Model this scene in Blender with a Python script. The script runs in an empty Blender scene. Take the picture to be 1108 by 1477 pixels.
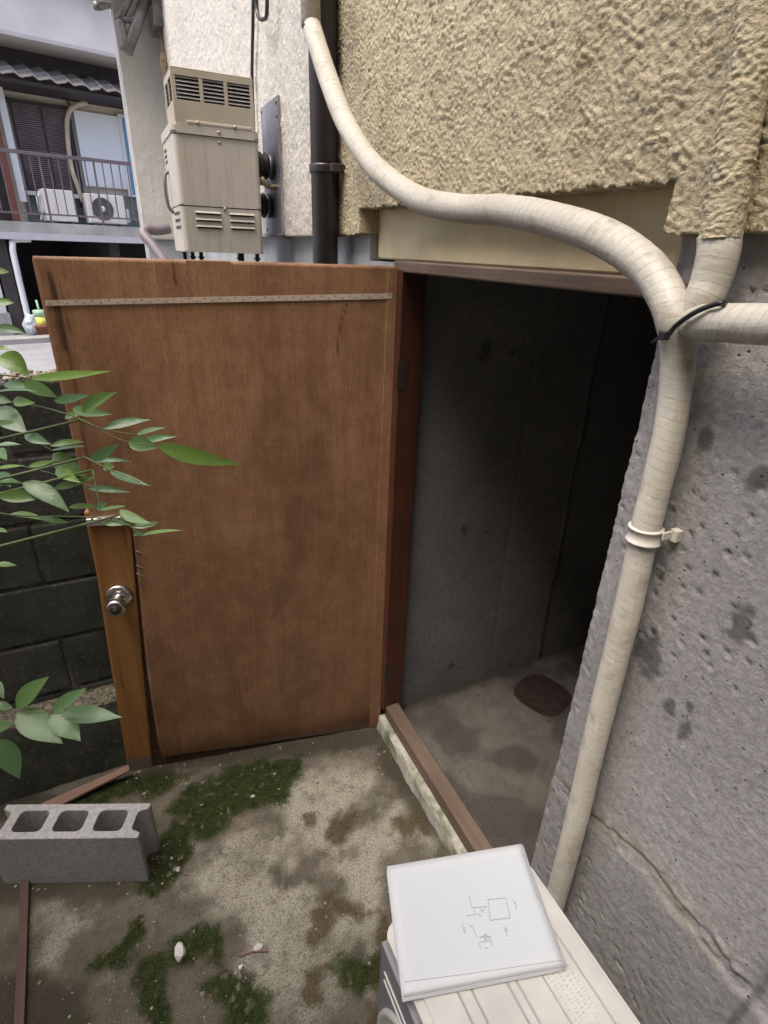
import bpy, bmesh, math, random
import numpy as np
from mathutils import Vector, Matrix

random.seed(7); rng = np.random.default_rng(7)
scene = bpy.context.scene
COL = scene.collection

# ------------------------------------------------------------------ camera
CX, CY, FL = 554.0, 738.5, 792.0            # photograph principal point / focal length in pixels
EYE = np.array([0.0, 0.0, 1.6])
def _n(v):
    v = np.array(v, float); return v/np.linalg.norm(v)
_dn = _n((495-CX, 2400-CY, FL)); _fd = _n((138-CX, 346-CY, FL)); _fd = _n(_fd-_dn*(_fd@_dn))
ROT = np.array([_n(np.cross(_fd, -_dn)), _fd, -_dn])     # rows: world X (into the house), Y (along facade), Z
cam_d = bpy.data.cameras.new('camera'); cam = bpy.data.objects.new('camera', cam_d); COL.objects.link(cam)
cam_d.sensor_fit = 'VERTICAL'; cam_d.sensor_height = 36; cam_d.sensor_width = 27
cam_d.lens = FL/1477*36; cam_d.clip_start = 0.02; cam_d.clip_end = 2000
_m = np.eye(4); _m[:3, 0] = ROT@[1, 0, 0]; _m[:3, 1] = ROT@[0, -1, 0]; _m[:3, 2] = ROT@[0, 0, -1]; _m[:3, 3] = EYE
cam.matrix_world = Matrix(_m.tolist())
scene.camera = cam

# ------------------------------------------------------------------ light (overcast day)
SUN_ELEV, SUN_AZ = math.radians(64), math.radians(-105)   # azimuth measured from +Y towards +X
world = bpy.data.worlds.new('World'); scene.world = world; world.use_nodes = True
wn = world.node_tree.nodes; wl = world.node_tree.links
bg = wn['Background']; sky = wn.new('ShaderNodeTexSky'); sky.sky_type = 'NISHITA'; sky.sun_disc = False
sky.sun_elevation = SUN_ELEV; sky.sun_rotation = SUN_AZ
sky.dust_density = 6.0; sky.air_density = 0.75; sky.ozone_density = 1.0
wl.new(sky.outputs[0], bg.inputs[0]); bg.inputs[1].default_value = 0.15
sd = bpy.data.lights.new('sun', 'SUN'); sun = bpy.data.objects.new('sun', sd); COL.objects.link(sun)
sd.energy = 1.2; sd.angle = math.radians(50); sd.color = (1.0, 0.96, 0.9)
_sv = Vector((math.cos(SUN_ELEV)*math.sin(SUN_AZ), math.cos(SUN_ELEV)*math.cos(SUN_AZ), math.sin(SUN_ELEV)))
sun.rotation_euler = _sv.to_track_quat('Z', 'Y').to_euler()
vs = scene.view_settings; vs.view_transform = 'Standard'; vs.look = 'None'; vs.gamma = 1; vs.use_curve_mapping = False
vs.exposure = 1.25
scene.render.engine = 'CYCLES'
scene.cycles.max_bounces = 6; scene.cycles.diffuse_bounces = 4; scene.cycles.glossy_bounces = 2; scene.cycles.transmission_bounces = 2

# ------------------------------------------------------------------ pixel -> place helpers
def ray(px, py): return ROT@np.array([(px-CX)/FL, (py-CY)/FL, 1.0])
def hit(px, py, axis, val):
    r = ray(px, py); return EYE + r*((val-EYE[axis])/r[axis])
def G(px, py, z=0.0): return hit(px, py, 2, z)
def WX(px, py, x): return hit(px, py, 0, x)
def PY(px, py, y): return hit(px, py, 1, y)
def at_depth(px, py, d): return EYE + ray(px, py)*d

# ------------------------------------------------------------------ numpy noise
_perm = np.random.default_rng(3).random((256, 256))
def vnoise(x, y, seed=0):
    x = np.asarray(x, float)+seed*17.3; y = np.asarray(y, float)+seed*9.7
    xi = np.floor(x).astype(int); yi = np.floor(y).astype(int); fx = x-xi; fy = y-yi
    fx = fx*fx*(3-2*fx); fy = fy*fy*(3-2*fy)
    p = lambda a, b: _perm[a & 255, b & 255]
    return (p(xi, yi)*(1-fx)+p(xi+1, yi)*fx)*(1-fy)+(p(xi, yi+1)*(1-fx)+p(xi+1, yi+1)*fx)*fy
def fbm(x, y, oct=4, seed=0):
    s = 0; a = 0.5; t = 0
    for i in range(oct):
        s = s+a*vnoise(x, y, seed+i); t += a; x = np.asarray(x)*2.03; y = np.asarray(y)*2.03; a *= .5
    return s/t
def worley(x, y, seed=0):
    x = np.asarray(x, float); y = np.asarray(y, float); xi = np.floor(x).astype(int); yi = np.floor(y).astype(int)
    d = np.full(x.shape, 9.0)
    for i in (-1, 0, 1):
        for j in (-1, 0, 1):
            a = xi+i; b = yi+j
            jx = _perm[(a+seed) & 255, (b*3+seed) & 255]; jy = _perm[(a*5+31) & 255, (b+77+seed) & 255]
            d = np.minimum(d, np.hypot(a+jx-x, b+jy-y))
    return d
def sstep(a, b, x):
    t = np.clip((x-a)/(b-a), 0, 1); return t*t*(3-2*t)
def poly_sd(x, y, poly):
    """signed distance, positive inside"""
    x = np.asarray(x, float); y = np.asarray(y, float); ins = np.zeros(x.shape, bool); d = np.full(x.shape, 1e9)
    n = len(poly)
    for i in range(n):
        x0, y0 = poly[i][:2]; x1, y1 = poly[(i+1) % n][:2]
        c = ((y0 > y) != (y1 > y)) & (x < (x1-x0)*(y-y0)/((y1-y0) if y1 != y0 else 1e-9)+x0); ins ^= c
        ex, ey = x1-x0, y1-y0; t = np.clip(((x-x0)*ex+(y-y0)*ey)/(ex*ex+ey*ey+1e-12), 0, 1)
        d = np.minimum(d, np.hypot(x-x0-t*ex, y-y0-t*ey))
    return np.where(ins, d, -d)
def line_d(x, y, pts):
    d = np.full(np.shape(x), 1e9)
    for (x0, y0), (x1, y1) in zip(pts[:-1], pts[1:]):
        ex, ey = x1-x0, y1-y0; t = np.clip(((x-x0)*ex+(y-y0)*ey)/(ex*ex+ey*ey), 0, 1)
        d = np.minimum(d, np.hypot(x-x0-t*ex, y-y0-t*ey))
    return d

# ------------------------------------------------------------------ materials
class T:
    def __init__(s, name):
        s.m = bpy.data.materials.new(name); s.m.use_nodes = True; s.t = s.m.node_tree
        s.b = s.t.nodes['Principled BSDF']; s.o = s.t.nodes['Material Output']; s.crd = None
    def n(s, typ, **kw):
        nd = s.t.nodes.new(typ)
        for k, v in kw.items(): setattr(nd, k, v)
        return nd
    def lk(s, a, b): s.t.links.new(a, b)
    def co(s, kind='Object', scale=(1, 1, 1), rot=(0, 0, 0)):
        if s.crd is None: s.crd = s.n('ShaderNodeTexCoord')
        mp = s.n('ShaderNodeMapping'); mp.inputs['Scale'].default_value = scale; mp.inputs['Rotation'].default_value = rot
        s.lk(s.crd.outputs[kind], mp.inputs['Vector']); return mp.outputs[0]
    def noise(s, scale, vec=None, detail=5, rough=.55, dist=0):
        nd = s.n('ShaderNodeTexNoise'); nd.inputs['Scale'].default_value = scale; nd.inputs['Detail'].default_value = detail
        nd.inputs['Roughness'].default_value = rough; nd.inputs['Distortion'].default_value = dist
        s.lk(vec if vec is not None else s.co(), nd.inputs['Vector']); return nd.outputs['Fac']
    def vor(s, scale, vec=None, feature='F1'):
        nd = s.n('ShaderNodeTexVoronoi', feature=feature); nd.inputs['Scale'].default_value = scale
        s.lk(vec if vec is not None else s.co(), nd.inputs['Vector']); return nd.outputs['Distance']
    def ramp(s, fac, stops):
        nd = s.n('ShaderNodeValToRGB'); e = nd.color_ramp.elements
        while len(e) < len(stops): e.new(.5)
        for el, (p, c) in zip(e, stops):
            el.position = p; el.color = (*c, 1) if isinstance(c, tuple) else (c, c, c, 1)
        s.lk(fac, nd.inputs[0]); return nd.outputs[0]
    def mix(s, fac, a, b, mode='MIX'):
        nd = s.n('ShaderNodeMix', data_type='RGBA', blend_type=mode)
        for sock, v in ((nd.inputs[0], fac), (nd.inputs[6], a), (nd.inputs[7], b)):
            if isinstance(v, (int, float)): sock.default_value = v
            elif isinstance(v, tuple): sock.default_value = (*v, 1)
            else: s.lk(v, sock)
        return nd.outputs[2]
    def math(s, op, a, b=0.0):
        nd = s.n('ShaderNodeMath', operation=op)
        for sock, v in ((nd.inputs[0], a), (nd.inputs[1], b)):
            if isinstance(v, (int, float)): sock.default_value = v
            else: s.lk(v, sock)
        return nd.outputs[0]
    def attr(s, name):
        nd = s.n('ShaderNodeAttribute'); nd.attribute_name = name; return nd.outputs['Fac']
    def rnd(s): return s.n('ShaderNodeObjectInfo').outputs['Random']
    def sepxyz(s, vec, i):
        nd = s.n('ShaderNodeSeparateXYZ'); s.lk(vec, nd.inputs[0]); return nd.outputs[i]
    def bump(s, h, dist, strength=1.0):
        nd = s.n('ShaderNodeBump'); nd.inputs['Distance'].default_value = dist; nd.inputs['Strength'].default_value = strength
        s.lk(h, nd.inputs['Height'])
        if s.b.inputs['Normal'].is_linked: s.lk(s.b.inputs['Normal'].links[0].from_socket, nd.inputs['Normal'])
        s.lk(nd.outputs[0], s.b.inputs['Normal'])
    def fin(s, col=None, rough=.8, metal=0, spec=None):
        if col is not None:
            if isinstance(col, tuple): s.b.inputs['Base Color'].default_value = (*col, 1)
            else: s.lk(col, s.b.inputs['Base Color'])
        if isinstance(rough, (int, float)): s.b.inputs['Roughness'].default_value = rough
        else: s.lk(rough, s.b.inputs['Roughness'])
        s.b.inputs['Metallic'].default_value = metal
        if spec is not None: s.b.inputs['Specular IOR Level'].default_value = spec
        return s.m
M = {}
def simple(name, c, rough=.6, metal=0, var=.25, scale=12, bump=0, bscale=60, spec=None):
    t = T(name); nz = t.noise(scale, detail=6)
    col = t.mix(t.ramp(nz, [(.3, 0.0), (.7, 1.0)]), tuple(x*(1-var) for x in c), tuple(min(1, x*(1+var*.5)) for x in c))
    if bump: t.bump(t.noise(bscale, detail=4), bump)
    M[name] = t.fin(col, rough, metal, spec); return M[name]

def stucco(name, c, dark):
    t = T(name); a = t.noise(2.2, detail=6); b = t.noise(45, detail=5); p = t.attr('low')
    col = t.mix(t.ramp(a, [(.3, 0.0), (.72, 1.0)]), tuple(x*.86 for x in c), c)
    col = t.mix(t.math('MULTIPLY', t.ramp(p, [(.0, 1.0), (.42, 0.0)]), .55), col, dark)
    col = t.mix(t.ramp(b, [(.35, .35), (.65, 0.0)]), col, tuple(x*.7 for x in c))
    col = t.mix(t.attr('stain'), col, dark)
    t.bump(t.noise(190, detail=3, rough=.6), .0030); M[name] = t.fin(col, .92, spec=.25)
stucco('cream_stucco', (.485, .425, .295), (.30, .25, .16))
stucco('white_stucco', (.56, .54, .495), (.34, .315, .265))

t = T('lintel_paint'); a = t.noise(5, detail=7); v = t.co(scale=(1, 14, 1.2)); st = t.noise(3, v, 5)
col = t.mix(t.ramp(a, [(.3, 0.0), (.7, 1.0)]), (.50, .43, .275), (.60, .52, .345))
col = t.mix(t.ramp(st, [(.5, 0.0), (.8, .2)]), col, (.25, .21, .13))
t.bump(t.noise(260, detail=3), .0015); M['lintel_paint'] = t.fin(col, .9, spec=.25)

def concrete(name, lo, hi, bumpd=.002, stainc=(.06, .055, .05), extra=True):
    t = T(name); a = t.noise(2.6, detail=8, rough=.6); f = t.noise(90, detail=5, rough=.7); v = t.vor(55)
    col = t.mix(t.ramp(a, [(.3, 0.0), (.7, 1.0)]), lo, hi)
    col = t.mix(t.ramp(f, [(.38, .45), (.58, 0.0)]), col, tuple(x*.55 for x in lo))
    if extra: col = t.mix(t.ramp(v, [(.06, .75), (.11, 0.0)]), col, tuple(x*.45 for x in lo))
    col = t.mix(t.attr('tan'), col, (.40, .345, .255))
    col = t.mix(t.attr('stain'), col, stainc)
    t.bump(t.noise(160, detail=4, rough=.7), bumpd)
    if extra: t.bump(t.ramp(v, [(.05, 0.0), (.13, 1.0)]), bumpd*1.2)
    M[name] = t.fin(col, .93, spec=.25)
concrete('facade_concrete', (.305, .295, .290), (.435, .425, .415), .0020, stainc=(.085, .08, .08))
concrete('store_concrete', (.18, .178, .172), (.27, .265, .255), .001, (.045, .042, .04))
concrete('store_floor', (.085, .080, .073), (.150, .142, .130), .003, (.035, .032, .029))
concrete('kerb_concrete', (.36, .35, .29), (.60, .58, .50), .002, (.10, .12, .05))
concrete('block_concrete', (.33, .325, .325), (.44, .435, .43), .0016, (.10, .10, .09))

t = T('wall_block'); a = t.noise(7, detail=8, rough=.65); b = t.noise(70, detail=5); r = t.rnd()
col = t.mix(t.ramp(a, [(.32, 0.0), (.72, 1.0)]), (.036, .037, .031), (.135, .135, .12))
col = t.mix(t.ramp(b, [(.55, 0.0), (.74, .6)]), col, (.24, .235, .21)); col = t.mix(t.math('MULTIPLY', r, .45), col, (.045, .055, .032))
t.bump(t.noise(110, detail=5, rough=.7), .003); M['wall_block'] = t.fin(col, .95, spec=.2)
t = T('wall_mortar'); a = t.noise(30, detail=7); col = t.mix(t.ramp(a, [(.4, 0.0), (.65, 1.0)]), (.05, .05, .045), (.20, .195, .18))
t.bump(t.noise(160, detail=4), .003); M['wall_mortar'] = t.fin(col, .95, spec=.2)
t = T('wall_ledge'); a = t.noise(80, detail=7, rough=.7); col = t.mix(t.ramp(a, [(.38, 0.0), (.6, 1.0)]), (.07, .06, .04), (.30, .265, .20))
t.bump(t.noise(150, detail=4), .005); M['wall_ledge'] = t.fin(col, .95, spec=.2)

# yard mortar with exposed grit; moss / pale / brown masks come from the mesh
t = T('yard_mortar'); a = t.noise(5, detail=8, rough=.62); f = t.noise(210, detail=5, rough=.75); v = t.vor(120); v2 = t.vor(42)
col = t.mix(t.ramp(a, [(.3, 0.0), (.7, 1.0)]), (.120, .104, .080), (.215, .192, .150))
col = t.mix(t.attr('pale'), col, t.mix(t.ramp(f, [(.35, 0.0), (.6, 1.0)]), (.27, .25, .20), (.50, .475, .385)))
col = t.mix(t.ramp(f, [(.36, .7), (.45, 0.0)]), col, (.075, .062, .045)); md = t.noise(28, detail=6, rough=.7); col = t.mix(t.ramp(md, [(.36, .5), (.48, 0.0)]), col, (.085, .075, .055))
col = t.mix(t.ramp(v, [(.14, .6), (.22, 0.0)]), col, (.44, .42, .35))
col = t.mix(t.ramp(v2, [(.07, .6), (.11, 0.0)]), col, (.50, .48, .41))
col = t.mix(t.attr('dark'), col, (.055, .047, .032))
gm = t.mix(t.ramp(f, [(.35, 0.0), (.65, 1.0)]), (.022, .030, .010), (.066, .085, .028))
col = t.mix(t.attr('moss'), col, gm)
bm_ = t.mix(t.ramp(f, [(.35, 0.0), (.65, 1.0)]), (.05, .036, .017), (.13, .10, .05))
col = t.mix(t.attr('brown'), col, bm_)
t.bump(t.noise(150, detail=5, rough=.8), .007); t.bump(t.ramp(v, [(.12, 1.0), (.25, 0.0)]), .0022)
M['yard_mortar'] = t.fin(col, .95, spec=.2)

def wood(name, c0, c1, dark, grain=26, rough=.55, stains=.5, scratch=0.0, bump=.0006):
    """grain runs along UV v (metres)"""
    t = T(name); g = t.noise(1.0, t.co('UV', (grain, 1.1, 1)), 7, .6, .6); g2 = t.noise(1.0, t.co('UV', (grain*9, 5, 1)), 4)
    big = t.noise(2.6, t.co('UV', (1, 1, 1)), 6, .6); hz = t.noise(1.0, t.co('UV', (1.2, 16, 1)), 4)
    col = t.mix(t.ramp(g, [(.3, 0.0), (.7, 1.0)]), c0, c1)
    col = t.mix(t.ramp(g2, [(.36, .38), (.52, 0.0)]), col, dark)
    col = t.mix(t.ramp(big, [(.42, stains), (.62, 0.0)]), col, dark)
    col = t.mix(t.ramp(hz, [(.55, 0.0), (.8, .12)]), col, tuple(min(1, x*1.5) for x in c1))
    if scratch:
        mo = t.noise(11, t.co('UV', (1.4, 1, 1)), 9, .7); px_ = t.noise(1.0, t.co('UV', (420, 60, 1)), 3); cr = t.noise(1.0, t.co('UV', (14, 330, 1)), 3)
        col = t.mix(t.ramp(mo, [(.36, .34), (.50, 0.0)]), col, dark); col = t.mix(t.ramp(mo, [(.50, 0.0), (.72, .5)]), col, (.47, .285, .165))
        col = t.mix(t.ramp(px_, [(.36, .6), (.46, 0.0)]), col, dark); col = t.mix(t.ramp(cr, [(.62, 0.0), (.72, .3)]), col, (.50, .31, .19))
        t.bump(mo, .0012)
        s1 = t.noise(1.0, t.co('UV', (70, 1.3, 1), (0, 0, math.radians(38))), 3)
        s2 = t.noise(1.0, t.co('UV', (2.5, 80, 1), (0, 0, math.radians(-12))), 3)
        col = t.mix(t.ramp(s1, [(.70, 0.0), (.74, scratch)]), col, (.46, .33, .23))
        col = t.mix(t.ramp(s2, [(.72, 0.0), (.76, scratch*.5)]), col, (.46, .33, .23))
    col = t.mix(t.attr('stain'), col, tuple(x*.35 for x in dark))
    col = t.mix(t.attr('grey'), col, (.16, .13, .11))
    t.bump(g2, bump); M[name] = t.fin(col, rough, spec=.35)
wood('plywood', (.290, .152, .078), (.395, .222, .120), (.175, .084, .042), 22, .5, .4, .3)
wood('stile_wood', (.27, .125, .038), (.38, .20, .066), (.16, .07, .022), 34, .42, .3)
wood('jamb_wood', (.075, .026, .014), (.115, .042, .022), (.035, .014, .009), 30, .5, .4)
wood('door_core', (.060, .030, .018), (.10, .055, .034), (.025, .014, .01), 30, .7, .6)
wood('sill_wood', (.15, .105, .078), (.245, .18, .135), (.08, .055, .04), 40, .8, .5)
wood('stick_wood', (.26, .15, .11), (.37, .235, .18), (.14, .08, .06), 60, .7, .4)
wood('old_strip', (.10, .06, .045), (.17, .11, .085), (.05, .03, .025), 60, .8, .6)
wood('far_red_wood', (.18, .065, .05), (.25, .10, .075), (.09, .035, .03), 20, .6, .3)

def lagging(name, c, dirt, painted=False):
    t = T(name); uv = t.co('UV'); u = t.sepxyz(uv, 0)
    wv = t.n('ShaderNodeTexWave', wave_type='BANDS', bands_direction='X', wave_profile='SAW')
    wv.inputs['Scale'].default_value = 24; wv.inputs['Distortion'].default_value = .9; wv.inputs['Detail'].default_value = 2; wv.inputs['Detail Scale'].default_value = .6
    t.lk(uv, wv.inputs['Vector'])
    a = t.noise(9, detail=7); wr = t.noise(1.0, t.co('UV', (160, 9, 1)), 4); d2 = t.noise(26, detail=6, rough=.65)
    col = t.mix(t.ramp(a, [(.3, 0.0), (.7, 1.0)]), tuple(x*.86 for x in c), c)
    col = t.mix(t.ramp(d2, [(.52, 0.0), (.72, .7)]), col, dirt)
    col = t.mix(t.ramp(wv.outputs['Fac'], [(.0, .75), (.10, 0.0)]), col, dirt)
    col = t.mix(t.attr('stain'), col, tuple(x*.6 for x in dirt))
    t.bump(wv.outputs['Fac'], .0034); t.bump(wr, .0012)
    M[name] = t.fin(col, .42, spec=.45)
lagging('lagging_tape', (.485, .46, .395), (.24, .21, .155))
lagging('old_lagging', (.36, .33, .27), (.15, .13, .09))

simple('black_pipe', (.035, .030, .032), .35, var=.4, scale=9)
simple('black_plastic', (.012, .012, .016), .4)
simple('rubber', (.016, .015, .018), .55, bump=.001)
simple('heater_paint', (.42, .40, .355), .45, var=.10, scale=7, bump=.0002, bscale=300)
t = T('heater_paint'); a = t.noise(7, detail=5); st = t.noise(1.0, t.co(scale=(55, 55, 3.0)), 5, .6); sp = t.noise(120, detail=4)
col = t.mix(t.ramp(a, [(.3, 0.0), (.7, 1.0)]), (.43, .405, .35), (.50, .475, .415)); col = t.mix(t.ramp(st, [(.52, 0.0), (.72, .42)]), col, (.24, .215, .175)); col = t.mix(t.ramp(sp, [(.66, 0.0), (.72, .5)]), col, (.20, .15, .10))
M['heater_paint'] = t.fin(col, .5)
simple('heater_hood', (.42, .375, .30), .45, var=.14, scale=9)
simple('heater_dark', (.03, .03, .032), .6)
simple('heater_slat', (.34, .33, .33), .4)
simple('brass', (.50, .42, .30), .35, .8)
simple('screw_metal', (.42, .37, .30), .4, .8)
t = T('steel_plate'); a = t.noise(9, detail=7); b = t.noise(1, t.co(scale=(1, 40, 3)), 5)
col = t.mix(t.ramp(a, [(.35, 0.0), (.65, 1.0)]), (.30, .29, .34), (.52, .52, .58)); col = t.mix(t.ramp(b, [(.55, 0.0), (.75, .6)]), col, (.22, .17, .15))
M['steel_plate'] = t.fin(col, .45, .75)
simple('knob_steel', (.60, .58, .56), .27, 1.0, var=.12)
simple('latch_steel', (.66, .64, .62), .4, .7, var=.25, scale=60)
simple('hinge_steel', (.10, .07, .06), .5, .6)
simple('grey_base', (.30, .315, .33), .85, var=.35, scale=4, bump=.001)
simple('tape', (.56, .46, .37), .7, var=.15, scale=30)
simple('tape_dot', (.20, .12, .09), .8)
simple('clip_plastic', (.66, .63, .55), .4, var=.08)
simple('ac_white', (.50, .495, .47), .42, var=.16, scale=9)
simple('ac_groove', (.36, .35, .33), .6)
simple('ac_emboss', (.50, .495, .47), .5)
simple('ac_grey', (.20, .21, .23), .5, var=.1)
simple('ac_dark', (.03, .032, .035), .6)
simple('pencil', (.25, .265, .29), .7)
simple('pale_ink', (.33, .32, .37), .7, var=.1)
simple('stone_white', (.58, .56, .53), .8, var=.2, scale=60, bump=.001)
t = T('pebble'); r = t.noise(70, detail=2); M['pebble'] = t.fin(t.mix(t.ramp(r, [(.35, 0.0), (.65, 1.0)]), (.14, .115, .08), (.44, .40, .31)), .85)
t = T('moss_blade'); r = t.noise(45, detail=3); M['moss_blade'] = t.fin(t.mix(t.ramp(r, [(.35, 0.0), (.65, 1.0)]), (.026, .040, .011), (.078, .105, .030)), .9, spec=.1)
t = T('moss_brown'); r = t.noise(45, detail=3); M['moss_brown'] = t.fin(t.mix(t.ramp(r, [(.35, 0.0), (.65, 1.0)]), (.055, .042, .014), (.14, .11, .045)), .9, spec=.1)
# paper with printed squares
t = T('grid_paper'); uv = t.co('UV'); br = t.n('ShaderNodeTexBrick'); br.offset = 0; br.squash = 1
br.inputs['Scale'].default_value = 1; br.inputs['Brick Width'].default_value = .005; br.inputs['Row Height'].default_value = .005
br.inputs['Mortar Size'].default_value = .00022; br.inputs['Mortar Smooth'].default_value = .2; br.inputs['Bias'].default_value = 0
br.inputs['Color1'].default_value = br.inputs['Color2'].default_value = (.52, .545, .57, 1); br.inputs['Mortar'].default_value = (.33, .46, .51, 1)
t.lk(uv, br.inputs['Vector'])
M['grid_paper'] = t.fin(t.mix(t.attr('grid'), (.525, .54, .565), br.outputs['Color']), .75, spec=.2)
simple('paper', (.52, .535, .555), .8, var=.04)
# leaves
t = T('nandina_leaf'); uv = t.co('UV'); r = t.rnd(); vein = t.math('ABSOLUTE', t.math('SUBTRACT', t.sepxyz(uv, 1), .5))
c0 = t.mix(t.ramp(r, [(.0, 0.0), (.55, .35), (1.0, 1.0)]), (.095, .20, .110), (.23, .38, .065)); c0 = t.mix(t.math('MULTIPLY', t.noise(60, detail=4), .5), c0, (.05, .11, .045)); c0 = t.mix(t.ramp(vein, [(.0, .5), (.05, 0.0)]), c0, (.12, .21, .07))
t.bump(t.noise(150, detail=2), .0006)
M['nandina_leaf'] = t.fin(c0, .36, spec=.65); t.b.inputs['Transmission Weight'].default_value = 0
tr = t.n('ShaderNodeBsdfTranslucent'); tr.inputs[0].default_value = (.24, .42, .05, 1); mx = t.n('ShaderNodeMixShader'); mx.inputs[0].default_value = .3
t.lk(t.b.outputs[0], mx.inputs[1]); t.lk(tr.outputs[0], mx.inputs[2]); t.lk(mx.outputs[0], t.o.inputs[0])
simple('twig', (.10, .13, .05), .6)
simple('stem_bark', (.10, .075, .05), .8)
# street side
simple('asphalt', (.23, .23, .24), .9, var=.2, scale=3)
simple('gravel', (.30, .27, .22), .9, var=.6, scale=40, bump=.01, bscale=60)
simple('far_white', (.62, .61, .60), .85, var=.14, scale=1.2)
simple('far_soffit', (.46, .43, .39), .8, var=.15, scale=1)
simple('far_cream', (.58, .53, .44), .85, var=.15, scale=1.5)
simple('far_dark', (.035, .028, .030), .7, var=.3, scale=2)
simple('far_green', (.17, .20, .19), .85, var=.3, scale=6)
t = T('roof_tile'); r = t.rnd(); a = t.noise(8, detail=5); M['roof_tile'] = t.fin(t.mix(t.math('MULTIPLY', r, .6), t.mix(a, (.23, .215, .205), (.38, .355, .34)), (.31, .27, .23)), .4)
simple('shutter_slat', (.22, .165, .175), .6, var=.45, scale=3)
simple('rail_paint', (.14, .105, .12), .6, var=.25)
simple('slab_concrete', (.33, .325, .32), .9, var=.35, scale=2)
simple('slab_edge', (.44, .42, .46), .7, var=.1)
simple('panel_blue_white', (.74, .77, .80), .5, var=.05, scale=1.5)
simple('blue_glass', (.16, .32, .48), .12, var=.15, scale=1)
simple('white_frame', (.70, .71, .72), .5, var=.05)
simple('unit_white', (.74, .72, .69), .45, var=.08, scale=3)
simple('unit_fan', (.09, .09, .095), .5)
simple('pipe_cover', (.55, .47, .34), .6, var=.25, scale=6)
simple('white_pvc', (.62, .63, .65), .45, var=.1, scale=3)
simple('mauve_pipe', (.15, .125, .135), .5, var=.2, scale=9)
simple('galv_pipe', (.20, .185, .18), .45, .5, var=.4, scale=14)
simple('rope', (.25, .18, .11), .85, var=.4, scale=60)
simple('pot_red', (.20, .065, .04), .7); simple('pot_yellow', (.62, .58, .12), .5); simple('pot_green', (.35, .52, .36), .5)
t = T('bag_plastic'); M['bag_plastic'] = t.fin((.42, .46, .50), .3)
t = T('rust'); a = t.noise(40, detail=7); M['rust'] = t.fin(t.mix(t.ramp(a, [(.35, 0.0), (.65, 1.0)]), (.014, .008, .007), (.045, .020, .015)), .85)

# ------------------------------------------------------------------ mesh helpers
def tag(o, label=None, cat=None, group=None, kind=None):
    if label: o['label'] = label
    if cat: o['category'] = cat
    if group: o['group'] = group
    if kind: o['kind'] = kind
    return o
def empty(name, loc=(0, 0, 0), label=None, cat=None, group=None):
    o = bpy.data.objects.new(name, None); o.empty_display_size = .1; COL.objects.link(o); o.location = tuple(loc); bpy.context.view_layer.update() if False else None
    return tag(o, label, cat, group)
def attach(o, parent):
    """keep world coordinates: parents are unrotated empties / identity meshes"""
    o.parent = parent
    o.matrix_parent_inverse = Matrix.Translation(-parent.location)
    return o
def link(name, me, mat, parent=None, smooth=False):
    o = bpy.data.objects.new(name, me); COL.objects.link(o)
    if mat: me.materials.append(M[mat])
    if smooth:
        me.polygons.foreach_set('use_smooth', [True]*len(me.polygons))
    if parent: attach(o, parent)
    return o
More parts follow.
